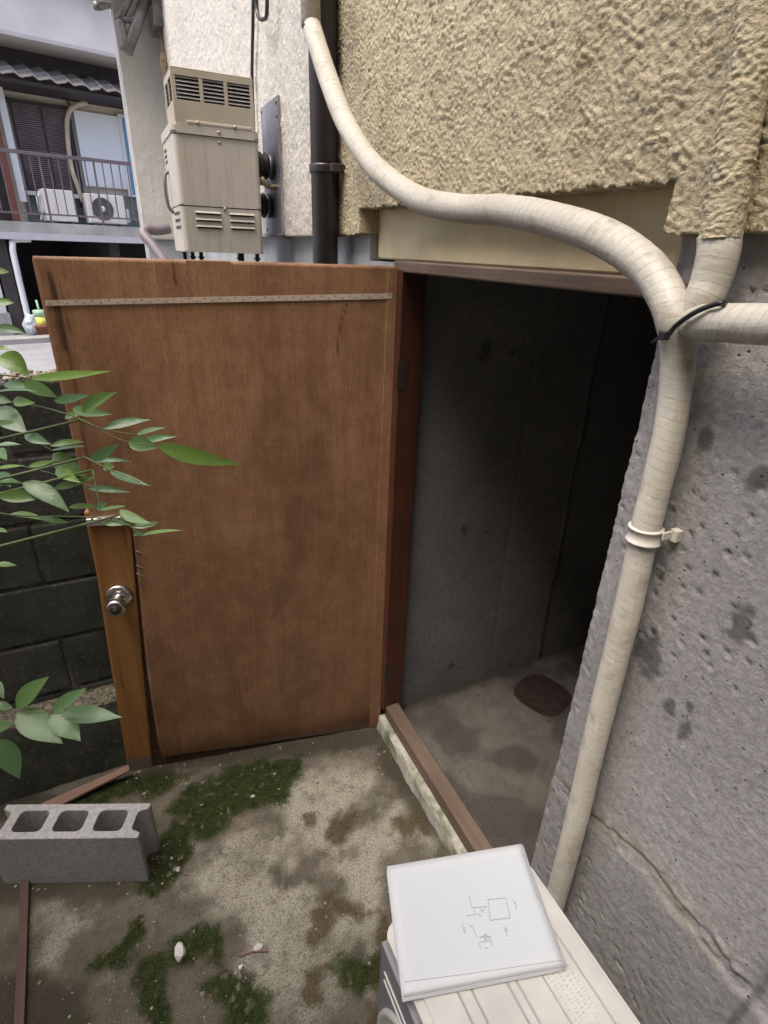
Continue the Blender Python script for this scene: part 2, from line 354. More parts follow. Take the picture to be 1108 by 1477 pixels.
class B:
    """collects geometry of ONE mesh object"""
    def __init__(s): s.bm = bmesh.new(); s.uv = s.bm.loops.layers.uv.new('UVMap')
    def box(s, lo, hi, bevel=0.0, seg=1, rot=None, taper=None):
        lo = np.array(lo, float); hi = np.array(hi, float); c = (lo+hi)/2
        g = bmesh.ops.create_cube(s.bm, size=1.0); vv = g['verts']
        for v in vv:
            p = np.array(v.co)*(hi-lo)
            v.co = Vector(p)
            if rot is not None: v.co = rot@v.co
            v.co += Vector(c)
        if bevel:
            es = list({e for v in vv for e in v.link_edges})
            bmesh.ops.bevel(s.bm, geom=es, offset=bevel, segments=seg, profile=.5, affect='EDGES')
        return s
    def prism(s, pts, off, bevel=0):
        """closed polygon of 3D points extruded by vector off"""
        a = [s.bm.verts.new(tuple(p)) for p in pts]; b = [s.bm.verts.new(tuple(np.array(p)+np.array(off))) for p in pts]
        f = s.bm.faces.new(a); n = len(a); fs = [f, s.bm.faces.new(b[::-1])]
        for i in range(n): fs.append(s.bm.faces.new((a[i], b[i], b[(i+1) % n], a[(i+1) % n])))
        if bevel:
            bmesh.ops.bevel(s.bm, geom=list({e for q in fs for e in q.edges}), offset=bevel, segments=1, affect='EDGES')
        return s
    def tube(s, path, rad, sides=12, cap=True, ring=None):
        P = [np.array(p, float) for p in path]; n = len(P); rings = []; L = 0; prev = None
        for i, p in enumerate(P):
            tg = _n(P[min(i+1, n-1)]-P[max(i-1, 0)])
            if prev is None:
                a = np.array([0, 0, 1.]) if abs(tg[2]) < .9 else np.array([1., 0, 0]); nx = _n(np.cross(tg, a))
            else: nx = _n(prev-tg*(prev@tg))
            prev = nx; ny = np.cross(tg, nx)
            r = rad[i] if hasattr(rad, '__len__') else rad
            if i: L += np.linalg.norm(P[i]-P[i-1])
            rings.append((L, [s.bm.verts.new(tuple(p+r*(math.cos(2*math.pi*k/sides)*nx+math.sin(2*math.pi*k/sides)*ny))) for k in range(sides)]))
        for (l0, a), (l1, b) in zip(rings[:-1], rings[1:]):
            for k in range(sides):
                f = s.bm.faces.new((a[k], a[(k+1) % sides], b[(k+1) % sides], b[k])); f.smooth = True
                for lp, (lu, lv) in zip(f.loops, ((l0, k/sides), (l0, (k+1)/sides), (l1, (k+1)/sides), (l1, k/sides))): lp[s.uv].uv = (lu+.006*math.sin(lv*2*math.pi), lv)
        if cap:
            s.bm.faces.new(rings[0][1][::-1]); s.bm.faces.new(rings[-1][1])
        return s
    def lathe(s, c, axis, prof, sides=20, smooth=True):
        """prof: list of (distance along axis, radius)"""
        tg = _n(axis); a = np.array([0, 0, 1.]) if abs(tg[2]) < .9 else np.array([1., 0, 0]); nx = _n(np.cross(tg, a)); ny = np.cross(tg, nx); c = np.array(c, float)
        R = [[s.bm.verts.new(tuple(c+tg*d+max(r, 1e-4)*(math.cos(2*math.pi*k/sides)*nx+math.sin(2*math.pi*k/sides)*ny))) for k in range(sides)] for d, r in prof]
        for a_, b_ in zip(R[:-1], R[1:]):
            for k in range(sides): s.bm.faces.new((a_[k], a_[(k+1) % sides], b_[(k+1) % sides], b_[k])).smooth = smooth
        s.bm.faces.new(R[0][::-1]); s.bm.faces.new(R[-1]); return s
    def uv_from(s, fn):
        for f in s.bm.faces:
            for lp in f.loops: lp[s.uv].uv = fn(lp.vert.co)
        return s
    def done(s, name, mat, parent=None, smooth=False, jitter=0):
        bmesh.ops.recalc_face_normals(s.bm, faces=s.bm.faces)
        me = bpy.data.meshes.new(name); s.bm.to_mesh(me); s.bm.free()
        return link(name, me, mat, parent, smooth)
def spline(pts, n=8):
    P = np.array(pts, float); P = np.vstack([2*P[0]-P[1], P, 2*P[-1]-P[-2]]); out = []
    for i in range(1, len(P)-2):
        for k in range(n):
            u = k/n; p0, p1, p2, p3 = P[i-1:i+3]
            out.append(.5*((2*p1)+(-p0+p2)*u+(2*p0-5*p1+4*p2-p3)*u*u+(-p0+3*p1-3*p2+p3)*u**3))
    out.append(P[-2]); return out
def raw_mesh(name, V, F, attrs=None, smooth=True):
    me = bpy.data.meshes.new(name); V = np.asarray(V, np.float32); F = np.asarray(F, np.int32)
    me.vertices.add(len(V)); me.vertices.foreach_set('co', V.ravel())
    k = F.shape[1]; me.loops.add(F.size); me.loops.foreach_set('vertex_index', F.ravel())
    me.polygons.add(len(F)); me.polygons.foreach_set('loop_start', np.arange(0, F.size, k, dtype=np.int32))
    me.polygons.foreach_set('use_smooth', np.full(len(F), smooth)); me.update(calc_edges=True)
    for nm, a in (attrs or {}).items():
        at = me.attributes.new(nm, 'FLOAT', 'POINT'); at.data.foreach_set('value', np.asarray(a, np.float32))
    return me
def sheet(us, vs_, place, hfun, keep=None, skirt=None, attrs=None, name='sheet', snap=None):
    """displaced grid with real thickness. place(u,v,h)->xyz ; skirt = vector pushed back at boundaries"""
    U, Vv = np.meshgrid(us, vs_, indexing='ij'); nu, nv = U.shape
    if snap is not None:      # pull grid points near the outline onto it
        st_ = max(us[1]-us[0], vs_[1]-vs_[0]); best = np.full(U.shape, 1e9); bu = U.copy(); bv_ = Vv.copy(); U0, V0 = U.copy(), Vv.copy()
        for i in range(len(snap)):
            (x0, y0), (x1, y1) = snap[i], snap[(i+1) % len(snap)]; ex, ey = x1-x0, y1-y0; t_ = np.clip(((U0-x0)*ex+(V0-y0)*ey)/(ex*ex+ey*ey), 0, 1)
            qx, qy = x0+t_*ex, y0+t_*ey; d_ = np.hypot(U0-qx, V0-qy); k_ = d_ < best; best[k_] = d_[k_]; bu[k_] = qx[k_]; bv_[k_] = qy[k_]
        k_ = best < st_*.62; U = np.where(k_, bu, U0); Vv = np.where(k_, bv_, V0)
    h = hfun(U, Vv); V = np.stack(place(U, Vv, h), -1).reshape(-1, 3)
    idx = np.arange(nu*nv).reshape(nu, nv)
    F = np.stack([idx[:-1, :-1], idx[1:, :-1], idx[1:, 1:], idx[:-1, 1:]], -1).reshape(-1, 4)
    if keep is not None:
        uc = (U[:-1, :-1]+U[1:, 1:])/2; vc = (Vv[:-1, :-1]+Vv[1:, 1:])/2; F = F[keep(uc, vc).ravel()]
    at = {k: np.asarray(f(U, Vv)).reshape(-1) for k, f in (attrs or {}).items()}
    if skirt is not None:
        E = np.concatenate([F[:, [0, 1]], F[:, [1, 2]], F[:, [2, 3]], F[:, [3, 0]]]); key = np.sort(E, 1)
        q, first, cnt = np.unique(key[:, 0].astype(np.int64)*len(V)+key[:, 1], return_index=True, return_counts=True)
        BE = E[first[cnt == 1]]; bv = np.unique(BE); mp = np.full(len(V), -1); mp[bv] = np.arange(len(bv))+len(V)
        V2 = V[bv]+np.array(skirt); F = np.concatenate([F, np.stack([BE[:, 1], BE[:, 0], mp[BE[:, 0]], mp[BE[:, 1]]], -1)])
        V = np.concatenate([V, V2]); at = {k: np.concatenate([a, a[bv]]) for k, a in at.items()}
    used = np.unique(F); mp = np.full(len(V), -1); mp[used] = np.arange(len(used))
    return raw_mesh(name, V[used], mp[F], {k: a[used] for k, a in at.items()})
def uneven(parts):
    return np.unique(np.round(np.concatenate([np.arange(a, b, s) for a, b, s in parts]+[[parts[-1][1]]]), 5))

# ================================================================== THE HOUSE WITH THE STOREROOM
FX = 0.676            # face of the concrete wall (plane x = FX), y runs along the facade, room is at x > FX
house = empty('house', (FX, .5, 0), 'cream stucco house with a bare concrete base and a dark doorway', 'house')

EDGE = 0.543          # right-hand edge of the opening
ybp = lambda px, py, x=FX: tuple(WX(px, py, x)[1:])
seam = [ybp(*p) for p in ((812, 1130), (842, 1168), (880, 1195), (905, 1218), (940, 1248), (962, 1282), (1000, 1322), (1040, 1372), (1075, 1420))]
spots = [(940, 945, .030), (925, 935, .016), (1068, 900, .022), (965, 1018, .012), (996, 1018, .012), (990, 1053, .016), (1095, 690, .016), (1015, 638, .014), (1030, 830, .005), (955, 830, .005)]
spots = [(*ybp(a, b), r) for a, b, r in spots]
toe = [ybp(1108, 1412), ybp(1055, 1477), ybp(990, 1560)]
def fc_h(y, z):
    d = line_d(y, z, seam); n = fbm(y*60, z*60, 4, 5)
    h = .004*(fbm(y*6, z*6, 4, 1)-.5)+.0022*(fbm(y*110, z*110, 3, 2)-.5)
    n2 = fbm(y*130, z*130, 3, 15); br_ = sstep(.40, .58, fbm(y*22, z*22, 3, 31)); h += .011*np.exp(-(d/(.006+.012*br_))**2)*br_*(n2-.25)*(.4+n)+.005*np.exp(-(d/.035)**2)*(n-.3)-.005*np.exp(-(d/.003)**2)
    sg = np.interp(y, [s[0] for s in seam[::-1]], [s[1] for s in seam[::-1]])
    h += np.where(z < sg, .006, 0)*sstep(.0, .03, np.abs(z-sg))
    h -= .0045*sstep(.018, .0, EDGE-y)*(.35+1.2*fbm(y*45, z*45, 3, 9))           # broken arris
    w = worley(y*26, z*26, 4); h -= .005*sstep(.13, .05, w)*(vnoise(y*7, z*7, 3) > .70)
    h -= .004*sstep(.03, 0., line_d(y, z, toe))
    return h
def fc_stain(y, z):
    s = np.zeros(y.shape)
    for a, b, r in spots:
        d = np.hypot((y-a)*1.1, (z-b)*.75)+(fbm(y*55, z*55, 4, int(abs(a)*90))-.5)*r*1.9
        s = np.maximum(s, .78*sstep(r*1.05, r*.55, d))
    s = np.maximum(s, .5*sstep(.010, .002, line_d(y, z, [(a, b-.006) for a, b in seam])*(.4+1.2*fbm(y*40, z*40, 3, 2))))
    s = np.maximum(s, .6*sstep(.008, .002, line_d(y, z, toe)))
    return s
def fc_tan(y, z):
    d = line_d(y, z, seam[1:8]); return .55*sstep(.045, .004, d)*sstep(.42, .66, fbm(y*30, z*30, 4, 8))
me = sheet(uneven([(-2.4, -.1, .05), (-.1, EDGE+.006, .0042)]), uneven([(-.05, .25, .02), (.25, 1.66, .0042)]),
           lambda y, z, h: (FX-h, y+sstep(EDGE-.035, EDGE, y)*(.003*(fbm(z*14, z*0, 3, 3)-.6)+.0045*(fbm(z*190, z*0, 2, 5)-.5)), z), fc_h, None, (.16, 0, 0), {'stain': fc_stain, 'tan': fc_tan}, 'concrete_wall')
link('concrete_wall', me, 'facade_concrete', house)

# stucco: sprayed lumps as real relief
def stucco_h(y, z):
    w = 1-np.clip(worley(y*125+2.2*fbm(y*38, z*38, 2, 3), z*142+2*fbm(y*38, z*38, 2, 6), 2), 0, 1)
    w2 = 1-np.clip(worley(y*150, z*165, 9), 0, 1)
    return .0050*w**1.4*(.35+1.2*vnoise(y*52, z*52, 1))+.0022*w2+.005*fbm(y*9, z*9, 3, 4)
SX = FX-.018
ybA = 1.549; ybR = WX(985, 300, FX)[1]; DPY = 1.80
def low_edge(y):
    j = .010*(fbm(y*45, y*0, 4, 2)-.5)+.006*(vnoise(y*160, y*0, 8)-.5)
    return np.where(y < ybR+.006*(vnoise(y*50, y*0)-.5), 1.630, np.where(y > ybA, 1.636, np.interp(y, [ybR, ybA], [1.688, 1.698])))+j
def keep_cream(y, z): return z > low_edge(y)
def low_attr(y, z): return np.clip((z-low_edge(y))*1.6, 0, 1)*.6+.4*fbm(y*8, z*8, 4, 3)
dpstain = lambda y, z: np.clip(.75*sstep(.10, .0, np.abs(y-(DPY-.105)))*sstep(.35, .65, fbm(y*14, z*2.2, 4, 6))*sstep(2.6, 1.6, z)+.32*sstep(.52, .76, fbm(y*11, z*1.6, 5, 16))+.25*sstep(.55, .75, fbm(y*5, z*5, 5, 18)), 0, .8)
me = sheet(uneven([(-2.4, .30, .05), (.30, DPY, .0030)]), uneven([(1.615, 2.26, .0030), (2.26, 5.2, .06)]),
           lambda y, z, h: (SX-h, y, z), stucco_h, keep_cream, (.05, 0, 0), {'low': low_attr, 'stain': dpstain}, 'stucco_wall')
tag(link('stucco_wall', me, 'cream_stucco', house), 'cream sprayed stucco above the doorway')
wlow = lambda y: 1.634+.012*(fbm(y*30, y*0, 4, 6)-.5)
wst = lambda y, z: np.clip(.8*sstep(.05, .0, z-wlow(y))*fbm(y*30, z*30, 4, 1)+.5*sstep(.12, .0, np.abs(y-(DPY+.13)))*fbm(y*14, z*3, 4, 9)
                           + .35*sstep(.25, 0, np.abs(y-4.3))*sstep(1.8, 3.2, z)*fbm(y*5, z*2, 4, 2), 0, 1)
def wst_h(y, z): return .0058*(1-np.clip(worley(y*85, z*100, 5), 0, 1))**1.3*(.4+1.1*vnoise(y*40, z*40, 2))+.005*fbm(y*9, z*9, 3, 4)
me = sheet(uneven([(DPY, 3.2, .0062), (3.2, 5.3, .013)]), uneven([(1.615, 3.3, .0065), (3.3, 5.2, .05)]),
           lambda y, z, h: (SX-h, y, z), wst_h, lambda y, z: z > wlow(y), (.05, 0, 0), {'low': lambda y, z: np.clip((z-1.63)*2, 0, 1), 'stain': wst}, 'white_wall')
tag(link('white_wall', me, 'white_stucco', house), 'off-white stucco beyond the black downpipe')
# short return wall at the far corner
WY = 5.3; WX0 = float(PY(172, 80, WY)[0])
me = sheet(uneven([(WX0, SX+.03, .009)]), uneven([(1.62, 3.6, .011), (3.6, 5.2, .05)]),
           lambda x, z, h: (x, WY-h, z), lambda x, z: wst_h(x, z)*.7, None, (0, .06, 0), {'low': lambda y, z: np.clip((z-1.63)*2, 0, 1), 'stain': lambda y, z: .25*fbm(y*9, z*2, 4, 2)}, 'return_wall')
link('return_wall', me, 'white_stucco', house)
b = B(); b.box((WX0+.02, WY+.02, -.25), (FX+.35, WY+.4, 1.64)); b.box((WX0+.004, WY+.055, 1.62), (FX+.3, WY+.4, 5.2)); b.done('return_base', 'grey_base', house)
b = B(); b.box((FX+.012, ybA+.004, -.25), (FX+.16, WY, 1.65)); b.box((FX+.012, 1.375, -.25), (FX+.16, ybA+.002, 1.572)); b.done('base_strip', 'grey_base', house)
B().box((SX+.004, ybA+.001, 1.640), (FX+.10, ybA+.045, 1.72), .003).done('reveal', 'lintel_paint', house)
# beam over the opening: recessed smooth band
BX = FX+.034; zb = 1.578
b = B(); b.box((BX, .3, zb), (BX+.14, ybA+.0005, 1.76), .004); b.done('lintel', 'lintel_paint', house)
B().box((BX+.012, -2.3, 1.70), (FX+.30, WY+.3, 5.2)).done('wall_core', 'grey_base', house)   # solid body behind the render

# storeroom behind the opening
RX1, RY1, RZF = 2.45, 1.362, .05; CRX = 1.425
spi = [(*PY(a, c, RY1)[[0, 2]], r) for a, c, r in ((670, 765, .020), (702, 768, .008), (700, 505, .028), (738, 508, .010), (650, 962, .016), (735, 960, .008))]
def in_stain(x, z):
    s = .12*sstep(.45, .7, fbm(x*4, z*2.2, 4, 3))
    for a, c, r in spi: s = np.maximum(s, .75*sstep(r*1.3, r*.3, np.hypot(x-a, (z-c)*.8)+(fbm(x*60, z*60, 3, 4)-.5)*r*1.6))
    return s
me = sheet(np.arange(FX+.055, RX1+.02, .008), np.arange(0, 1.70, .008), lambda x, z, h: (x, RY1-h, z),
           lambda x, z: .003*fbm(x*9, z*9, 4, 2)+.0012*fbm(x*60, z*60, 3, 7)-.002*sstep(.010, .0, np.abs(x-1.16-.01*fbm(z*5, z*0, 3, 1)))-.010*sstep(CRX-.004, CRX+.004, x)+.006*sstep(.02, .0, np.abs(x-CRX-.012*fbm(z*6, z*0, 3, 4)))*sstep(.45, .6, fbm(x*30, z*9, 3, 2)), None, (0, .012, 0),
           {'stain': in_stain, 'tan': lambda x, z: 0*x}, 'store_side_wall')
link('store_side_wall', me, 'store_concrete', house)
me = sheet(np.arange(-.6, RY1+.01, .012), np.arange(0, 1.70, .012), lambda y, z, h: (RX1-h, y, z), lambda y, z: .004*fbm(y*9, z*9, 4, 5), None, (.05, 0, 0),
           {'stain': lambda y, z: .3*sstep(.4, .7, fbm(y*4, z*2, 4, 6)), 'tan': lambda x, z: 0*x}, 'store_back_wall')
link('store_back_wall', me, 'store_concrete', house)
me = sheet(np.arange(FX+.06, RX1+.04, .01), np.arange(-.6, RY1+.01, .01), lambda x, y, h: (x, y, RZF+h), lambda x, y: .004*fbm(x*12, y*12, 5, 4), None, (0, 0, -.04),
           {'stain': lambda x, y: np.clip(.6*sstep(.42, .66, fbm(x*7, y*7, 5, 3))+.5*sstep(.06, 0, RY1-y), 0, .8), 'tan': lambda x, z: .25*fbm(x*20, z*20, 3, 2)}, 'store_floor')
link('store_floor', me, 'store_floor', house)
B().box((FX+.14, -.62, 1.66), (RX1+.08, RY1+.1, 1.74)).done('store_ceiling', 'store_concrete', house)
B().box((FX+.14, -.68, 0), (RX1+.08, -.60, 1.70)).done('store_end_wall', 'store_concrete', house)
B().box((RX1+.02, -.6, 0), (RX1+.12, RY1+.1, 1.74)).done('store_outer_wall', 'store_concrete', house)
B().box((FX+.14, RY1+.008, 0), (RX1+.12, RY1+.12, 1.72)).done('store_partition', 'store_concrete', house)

# timber door frame
uvz = lambda c: (c.x*1.0+c.y, c.z)
uvy = lambda c: (c.x+c.z, c.y)
jl = PY(572, 600, 1.352); b = B(); b.box((FX-.004, 1.318, .10), (FX+.068, 1.360, 1.56), .003); b.uv_from(lambda c: (c.x+c.y, c.z)); b.done('jamb', 'jamb_wood', house)
b = B(); b.box((FX+.03, EDGE-.028, .12), (FX+.075, EDGE-.0045, 1.56), .002); b.uv_from(lambda c: (c.x+c.y, c.z)); b.done('jamb', 'jamb_wood', house)
b = B(); b.box((FX-.002, EDGE-.03, 1.552), (FX+.125, 1.372, 1.5775), .003); b.uv_from(uvy); b.done('head_beam', 'sill_wood', house)
b = B(); b.box((FX+.006, EDGE-.04, .062), (FX+.056, 1.322, .118), .004); b.uv_from(uvy); b.done('sill', 'sill_wood', house)
me = sheet(np.arange(0, 1.0001, .05), np.arange(.2, 1.34, .012), lambda s, y, h: (np.interp(s, [0, .45, .6, 1], [.656, .662, .668, .75])-h*(s < .6), y, np.interp(s, [0, .45, .6, 1], [-.03, .05, .061, .063])+h*.5),
           lambda s, y: .010*(fbm(s*3, y*16, 4, 2)-.4)+.006*(fbm(s*9, y*50, 3, 6)-.5), None, (.02, 0, -.02),
           {'stain': lambda s, y: np.clip(.8*sstep(.45, .7, fbm(s*4, y*22, 4, 9))+.6*sstep(.25, 0, s), 0, .9), 'tan': lambda s, y: 0*s}, 'kerb')
link('kerb', me, 'kerb_concrete', house)

# ================================================================== THE OPEN DOOR
HG = np.array([FX-.002, 1.350]); DE = _n(np.array([-.13, 1.49])-HG); DN = np.array([DE[1]*-1, DE[0]])  # DN points to the viewer
if DN[1] > 0: DN = -DN
def dpl(px, py, off=0.0):
    """pixel -> (s, z) on the door plane pushed forward by off"""
    r = ray(px, py); n3 = np.array([*DN, 0]); o = np.array([*HG, 0])+n3*off
    p = EYE+r*(((o-EYE)@n3)/(r@n3)); return float((p[:2]-HG-DN*off)@DE), float(p[2])
def d3(s, z, off=0.0): return np.array([*(HG+DE*s+DN*off), z])
door = empty('door', (*HG, 0), 'brown weathered plywood door swung open, with steel knob and split corner', 'door')
OFFV = np.array([*DN, 0])
uvd = lambda c: (float((np.array([c.x, c.y])-HG)@DE), c.z)
def panel(name, sz, front, thick, mat, bevel=.0008):
    b = B(); b.prism([d3(s, z, front) for s, z in sz], -OFFV*thick, bevel); b.uv_from(uvd); return b.done(name, mat, door)
# plywood skin as a finely gridded sheet so that stains are part of the mesh
skin = [dpl(*p) for p in ((45, 369), (300, 375), (572, 384), (547, 1049), (440, 1064), (330, 1080), (236, 1092), (229, 1070), (222, 1030), (213, 968), (206, 905), (201, 850), (196, 805), (190, 757), (131, 749), (90, 570))]
dark1 = [dpl(*p) for p in ((70, 395), (85, 440), (98, 500), (112, 570), (130, 690))]; cr2 = [dpl(*p) for p in ((500, 440), (490, 470), (486, 510))]; cr3 = [dpl(*p) for p in ((250, 375), (253, 412))]
torn = [dpl(*p) for p in ((190, 757), (196, 805), (201, 850))]
def sk_stain(s, z):
    n = fbm(s*40, z*40, 4, 3)
    v = 1.0*sstep(.022, .002, line_d(s, z, dark1[:3])*(.5+n))*sstep(.34, .62, fbm(s*170, z*7, 3, 14))*sstep(1.22, 1.34, z)+.55*sstep(.006, .001, line_d(s, z, dark1))
    v = v+.7*sstep(.0035, .0008, line_d(s, z, cr2))+.7*sstep(.003, .0008, line_d(s, z, cr3))
    v = v+.75*sstep(.16, .02, z+.06*fbm(s*9, z*4, 4, 2))+.4*sstep(.03, .0, line_d(s, z, torn))*n
    sb = [dpl(*p) for p in ((455, 640), (440, 700), (435, 760), (428, 800), (400, 860))]
    v = v+.26*sstep(.07, .0, line_d(s, z, sb)+.08*(fbm(s*12, z*6, 4, 8)-.5))+.12*sstep(.5, .72, fbm(s*11, z*3, 5, 11))+.28*sstep(.62, .2, z+.25*(fbm(s*4, z*3, 4, 7)-.5))*fbm(s*6, z*5, 4, 5)
    return np.clip(v, 0, .95)
smin, smax = min(p[0] for p in skin), max(p[0] for p in skin); zmin, zmax = min(p[1] for p in skin), max(p[1] for p in skin)
def skin_h(s, z): return .0035*(fbm(s*2.6, z*1.8, 3, 6)-.5)+.010*sstep(.28, .0, np.hypot(s-.80, (z-.25)*.6))*sstep(.5, .9, s)
me = sheet(np.arange(smin-.004, smax+.008, .006), np.arange(zmin-.004, zmax+.008, .006),
           lambda s, z, h: (HG[0]+DE[0]*s+DN[0]*h, HG[1]+DE[1]*s+DN[1]*h, z), skin_h,
           lambda s, z: poly_sd(s, z, skin) > .0006, tuple(-OFFV*.005), {'stain': sk_stain, 'grey': lambda s, z: .5*sstep(.05, .0, z)}, 'plywood_skin', skin)
o = link('plywood_skin', me, 'plywood', door); uvl = me.uv_layers.new(name='UVMap')
cs = np.empty(len(me.vertices)*3, np.float32); me.vertices.foreach_get('co', cs); cs = cs.reshape(-1, 3); li = np.empty(len(me.loops), np.int32); me.loops.foreach_get('vertex_index', li)
uvl.data.foreach_set('uv', np.stack([(cs[li, :2]-HG)@DE, cs[li, 2]], -1).astype(np.float32).ravel())
core = [dpl(*p, -.008) for p in ((50, 374), (570, 388), (549, 1046), (260, 1094), (262, 1096), (190, 1100), (128, 740))]
panel('door_core', core, -.0095, .018, 'door_core')
panel('bottom_rail', [dpl(*p, -.002) for p in ((216, 1086), (549, 1040), (549, 1058), (216, 1112))], -.006, .024, 'door_core')
back = [dpl(*p, -.03) for p in ((55, 376), (570, 390), (549, 1046), (200, 1100))]
panel('back_skin', back, -.0285, .004, 'plywood')
st = [dpl(*p, -.004) for p in ((121, 738), (187, 738), (196, 850), (206, 960), (221, 1112), (205, 1117), (186, 1115), (160, 960), (140, 830))]
zs0 = min(z for s, z in st)
ss0, ss1 = min(p[0] for p in st), max(p[0] for p in st)
me = sheet(np.arange(ss0-.003, ss1+.006, .004), np.arange(zs0-.004, max(p[1] for p in st)+.006, .005),
           lambda s, z, h: (HG[0]+DE[0]*s+DN[0]*(h-.004), HG[1]+DE[1]*s+DN[1]*(h-.004), z), lambda s, z: .0012*sstep(.0, .006, poly_sd(s, z, st)),
           lambda s, z: poly_sd(s, z, st) > .0005, tuple(-OFFV*.026), {'stain': lambda s, z: .5*sstep(.7, .92, fbm(s*60, z*4, 4, 2)), 'grey': lambda s, z: sstep(.062, .045, z+.02*(fbm(s*90, z*8, 3, 2)-.5))}, 'stile', st)
o = link('stile', me, 'stile_wood', door); uvl = me.uv_layers.new(name='UVMap')
cs = np.empty(len(me.vertices)*3, np.float32); me.vertices.foreach_get('co', cs); cs = cs.reshape(-1, 3); li = np.empty(len(me.loops), np.int32); me.loops.foreach_get('vertex_index', li)
uvl.data.foreach_set('uv', np.stack([(cs[li, :2]-HG)@DE, cs[li, 2]], -1).astype(np.float32).ravel())
panel('edge_strip', [dpl(*p, .001) for p in ((553, 520), (569, 386), (573, 386), (549, 1048), (533, 1050))][0:0] or [dpl(*p, .001) for p in ((560, 386), (573, 386), (548, 1046), (533, 1048))], .0035, .003, 'plywood')
# perforated paper tape near the top
tp = [dpl(*p, .003) for p in ((65, 433), (310, 428), (566, 423), (566, 431), (310, 436), (66, 441))]
tape = panel('tape_strip', tp, .0042, .0012, 'tape', 0)
dots = B(); nd = 46
for i in range(nd):
    f = (i+.5)/nd; s = tp[0][0]+(tp[2][0]-tp[0][0])*f; zt = np.interp(s, [tp[2][0], tp[1][0], tp[0][0]], [tp[2][1], tp[1][1], tp[0][1]]); zbm = np.interp(s, [tp[3][0], tp[4][0], tp[5][0]], [tp[3][1], tp[4][1], tp[5][1]])
    z = zt+(zbm-zt)*(.3 if i % 2 else .7); rr = .0022
    dots.prism([d3(s+rr*math.cos(a), z+rr*.8*math.sin(a), .0046) for a in np.linspace(0, 2*math.pi, 7)[:-1]], -OFFV*.0006)
dots.done('perforation', 'tape_dot', door)
# latch plate
lp = [dpl(*p, .004) for p in ((125, 747), (182, 742), (182, 754), (126, 757))]
lt = panel('latch_plate', lp, .014, .016, 'latch_steel', .0015)
for px in (133, 160, 172):
    s, z = dpl(px, 749, .014); b = B(); b.lathe(d3(s, z, .013), OFFV, [(0, .003), (.0022, .0028), (.003, .001)], 10); attach(b.done('screw', 'hinge_steel'), lt)
# knob
ks, kz = dpl(172, 860, .0)
kn = B(); kn.lathe(d3(ks, kz, -.003), OFFV, [(0, .036), (.004, .0365), (.009, .033), (.013, .022), (.014, .012), (.030, .012), (.034, .017), (.042, .0235), (.055, .0262), (.064, .0262), (.070, .0235), (.0725, .018), (.070, .015)], 32)
kn = kn.done('knob', 'knob_steel', door)
b = B(); b.lathe(d3(ks, kz, .062), OFFV, [(0, .0135), (.0085, .0135), (.0095, .012), (.0085, .006), (.0125, .005), (.013, .002)], 24); attach(b.done('keyhole', 'hinge_steel'), kn)
for z in (1.30, .28):
    hb = B(); hb.tube([d3(-.004, z-.04, .004), d3(-.004, z+.04, .004)], .0055, 10); hb.box((FX-.006, 1.3165, z-.038), (FX+.022, 1.3185, z+.038))
    hb.done('hinge', 'hinge_steel', door)
for s, z in ((.80, .62), (.795, .575), (.80, .70)):  # torn plywood splinters beside the stile
    e = dpl(198, 795+ (0.70-z)*260, .002); b = B(); b.tube([d3(e[0]+.002, e[1], .001), d3(e[0]-.012, e[1]-.004, .008), d3(e[0]-.024, e[1]-.010, .005)], [.0022, .0012, .0004], 5); b.done('splinter', 'stick_wood', door)

# ================================================================== YARD GROUND
gp = lambda pts: [tuple(G(*p)[:2]) for p in pts]
MOSS = [gp(p) for p in (
    [(262, 1140), (330, 1108), (380, 1098), (432, 1096), (436, 1112), (404, 1160), (372, 1160), (335, 1178), (300, 1212), (272, 1205), (262, 1180), (240, 1172)],
    [(150, 1150), (200, 1122), (285, 1112), (255, 1135), (215, 1150)], [(95, 1165), (160, 1128), (180, 1140), (140, 1165)],
    [(225, 1225), (252, 1180), (285, 1195), (262, 1255), (240, 1278), (218, 1292), (205, 1285)],
    [(252, 1352), (300, 1335), (318, 1352), (320, 1395), (288, 1385), (278, 1395), (246, 1400), (240, 1440), (242, 1500), (205, 1500), (204, 1430), (188, 1420), (206, 1392), (240, 1382)],
    [(290, 1400), (325, 1405), (352, 1410), (388, 1440), (392, 1500), (322, 1500), (318, 1460), (292, 1425)],
    [(135, 1392), (168, 1362), (205, 1318), (208, 1345), (182, 1390), (150, 1408)], [(480, 1395), (505, 1380), (548, 1382), (552, 1415), (520, 1432), (488, 1416)])]
BROWN = [gp(p) for p in (
    [(470, 1180), (512, 1175), (510, 1195), (488, 1215), (470, 1212)], [(436, 1176), (450, 1178), (452, 1190), (440, 1192)], [(566, 1180), (608, 1178), (608, 1200), (585, 1208), (570, 1198)],
    [(446, 1312), (470, 1298), (500, 1300), (530, 1318), (522, 1332), (488, 1326), (468, 1364), (450, 1358)],
    [(440, 1405), (462, 1400), (462, 1440), (446, 1446)], [(550, 1320), (562, 1320), (562, 1500), (540, 1500)])]
PALE = [gp(p) for p in ([(402, 1155), (450, 1110), (540, 1120), (600, 1170), (640, 1230), (560, 1240), (560, 1480), (400, 1480), (340, 1400), (330, 1330), (270, 1320), (250, 1270), (300, 1220), (380, 1180)],
    [(60, 1320), (180, 1280), (180, 1330), (120, 1400), (60, 1400)])]
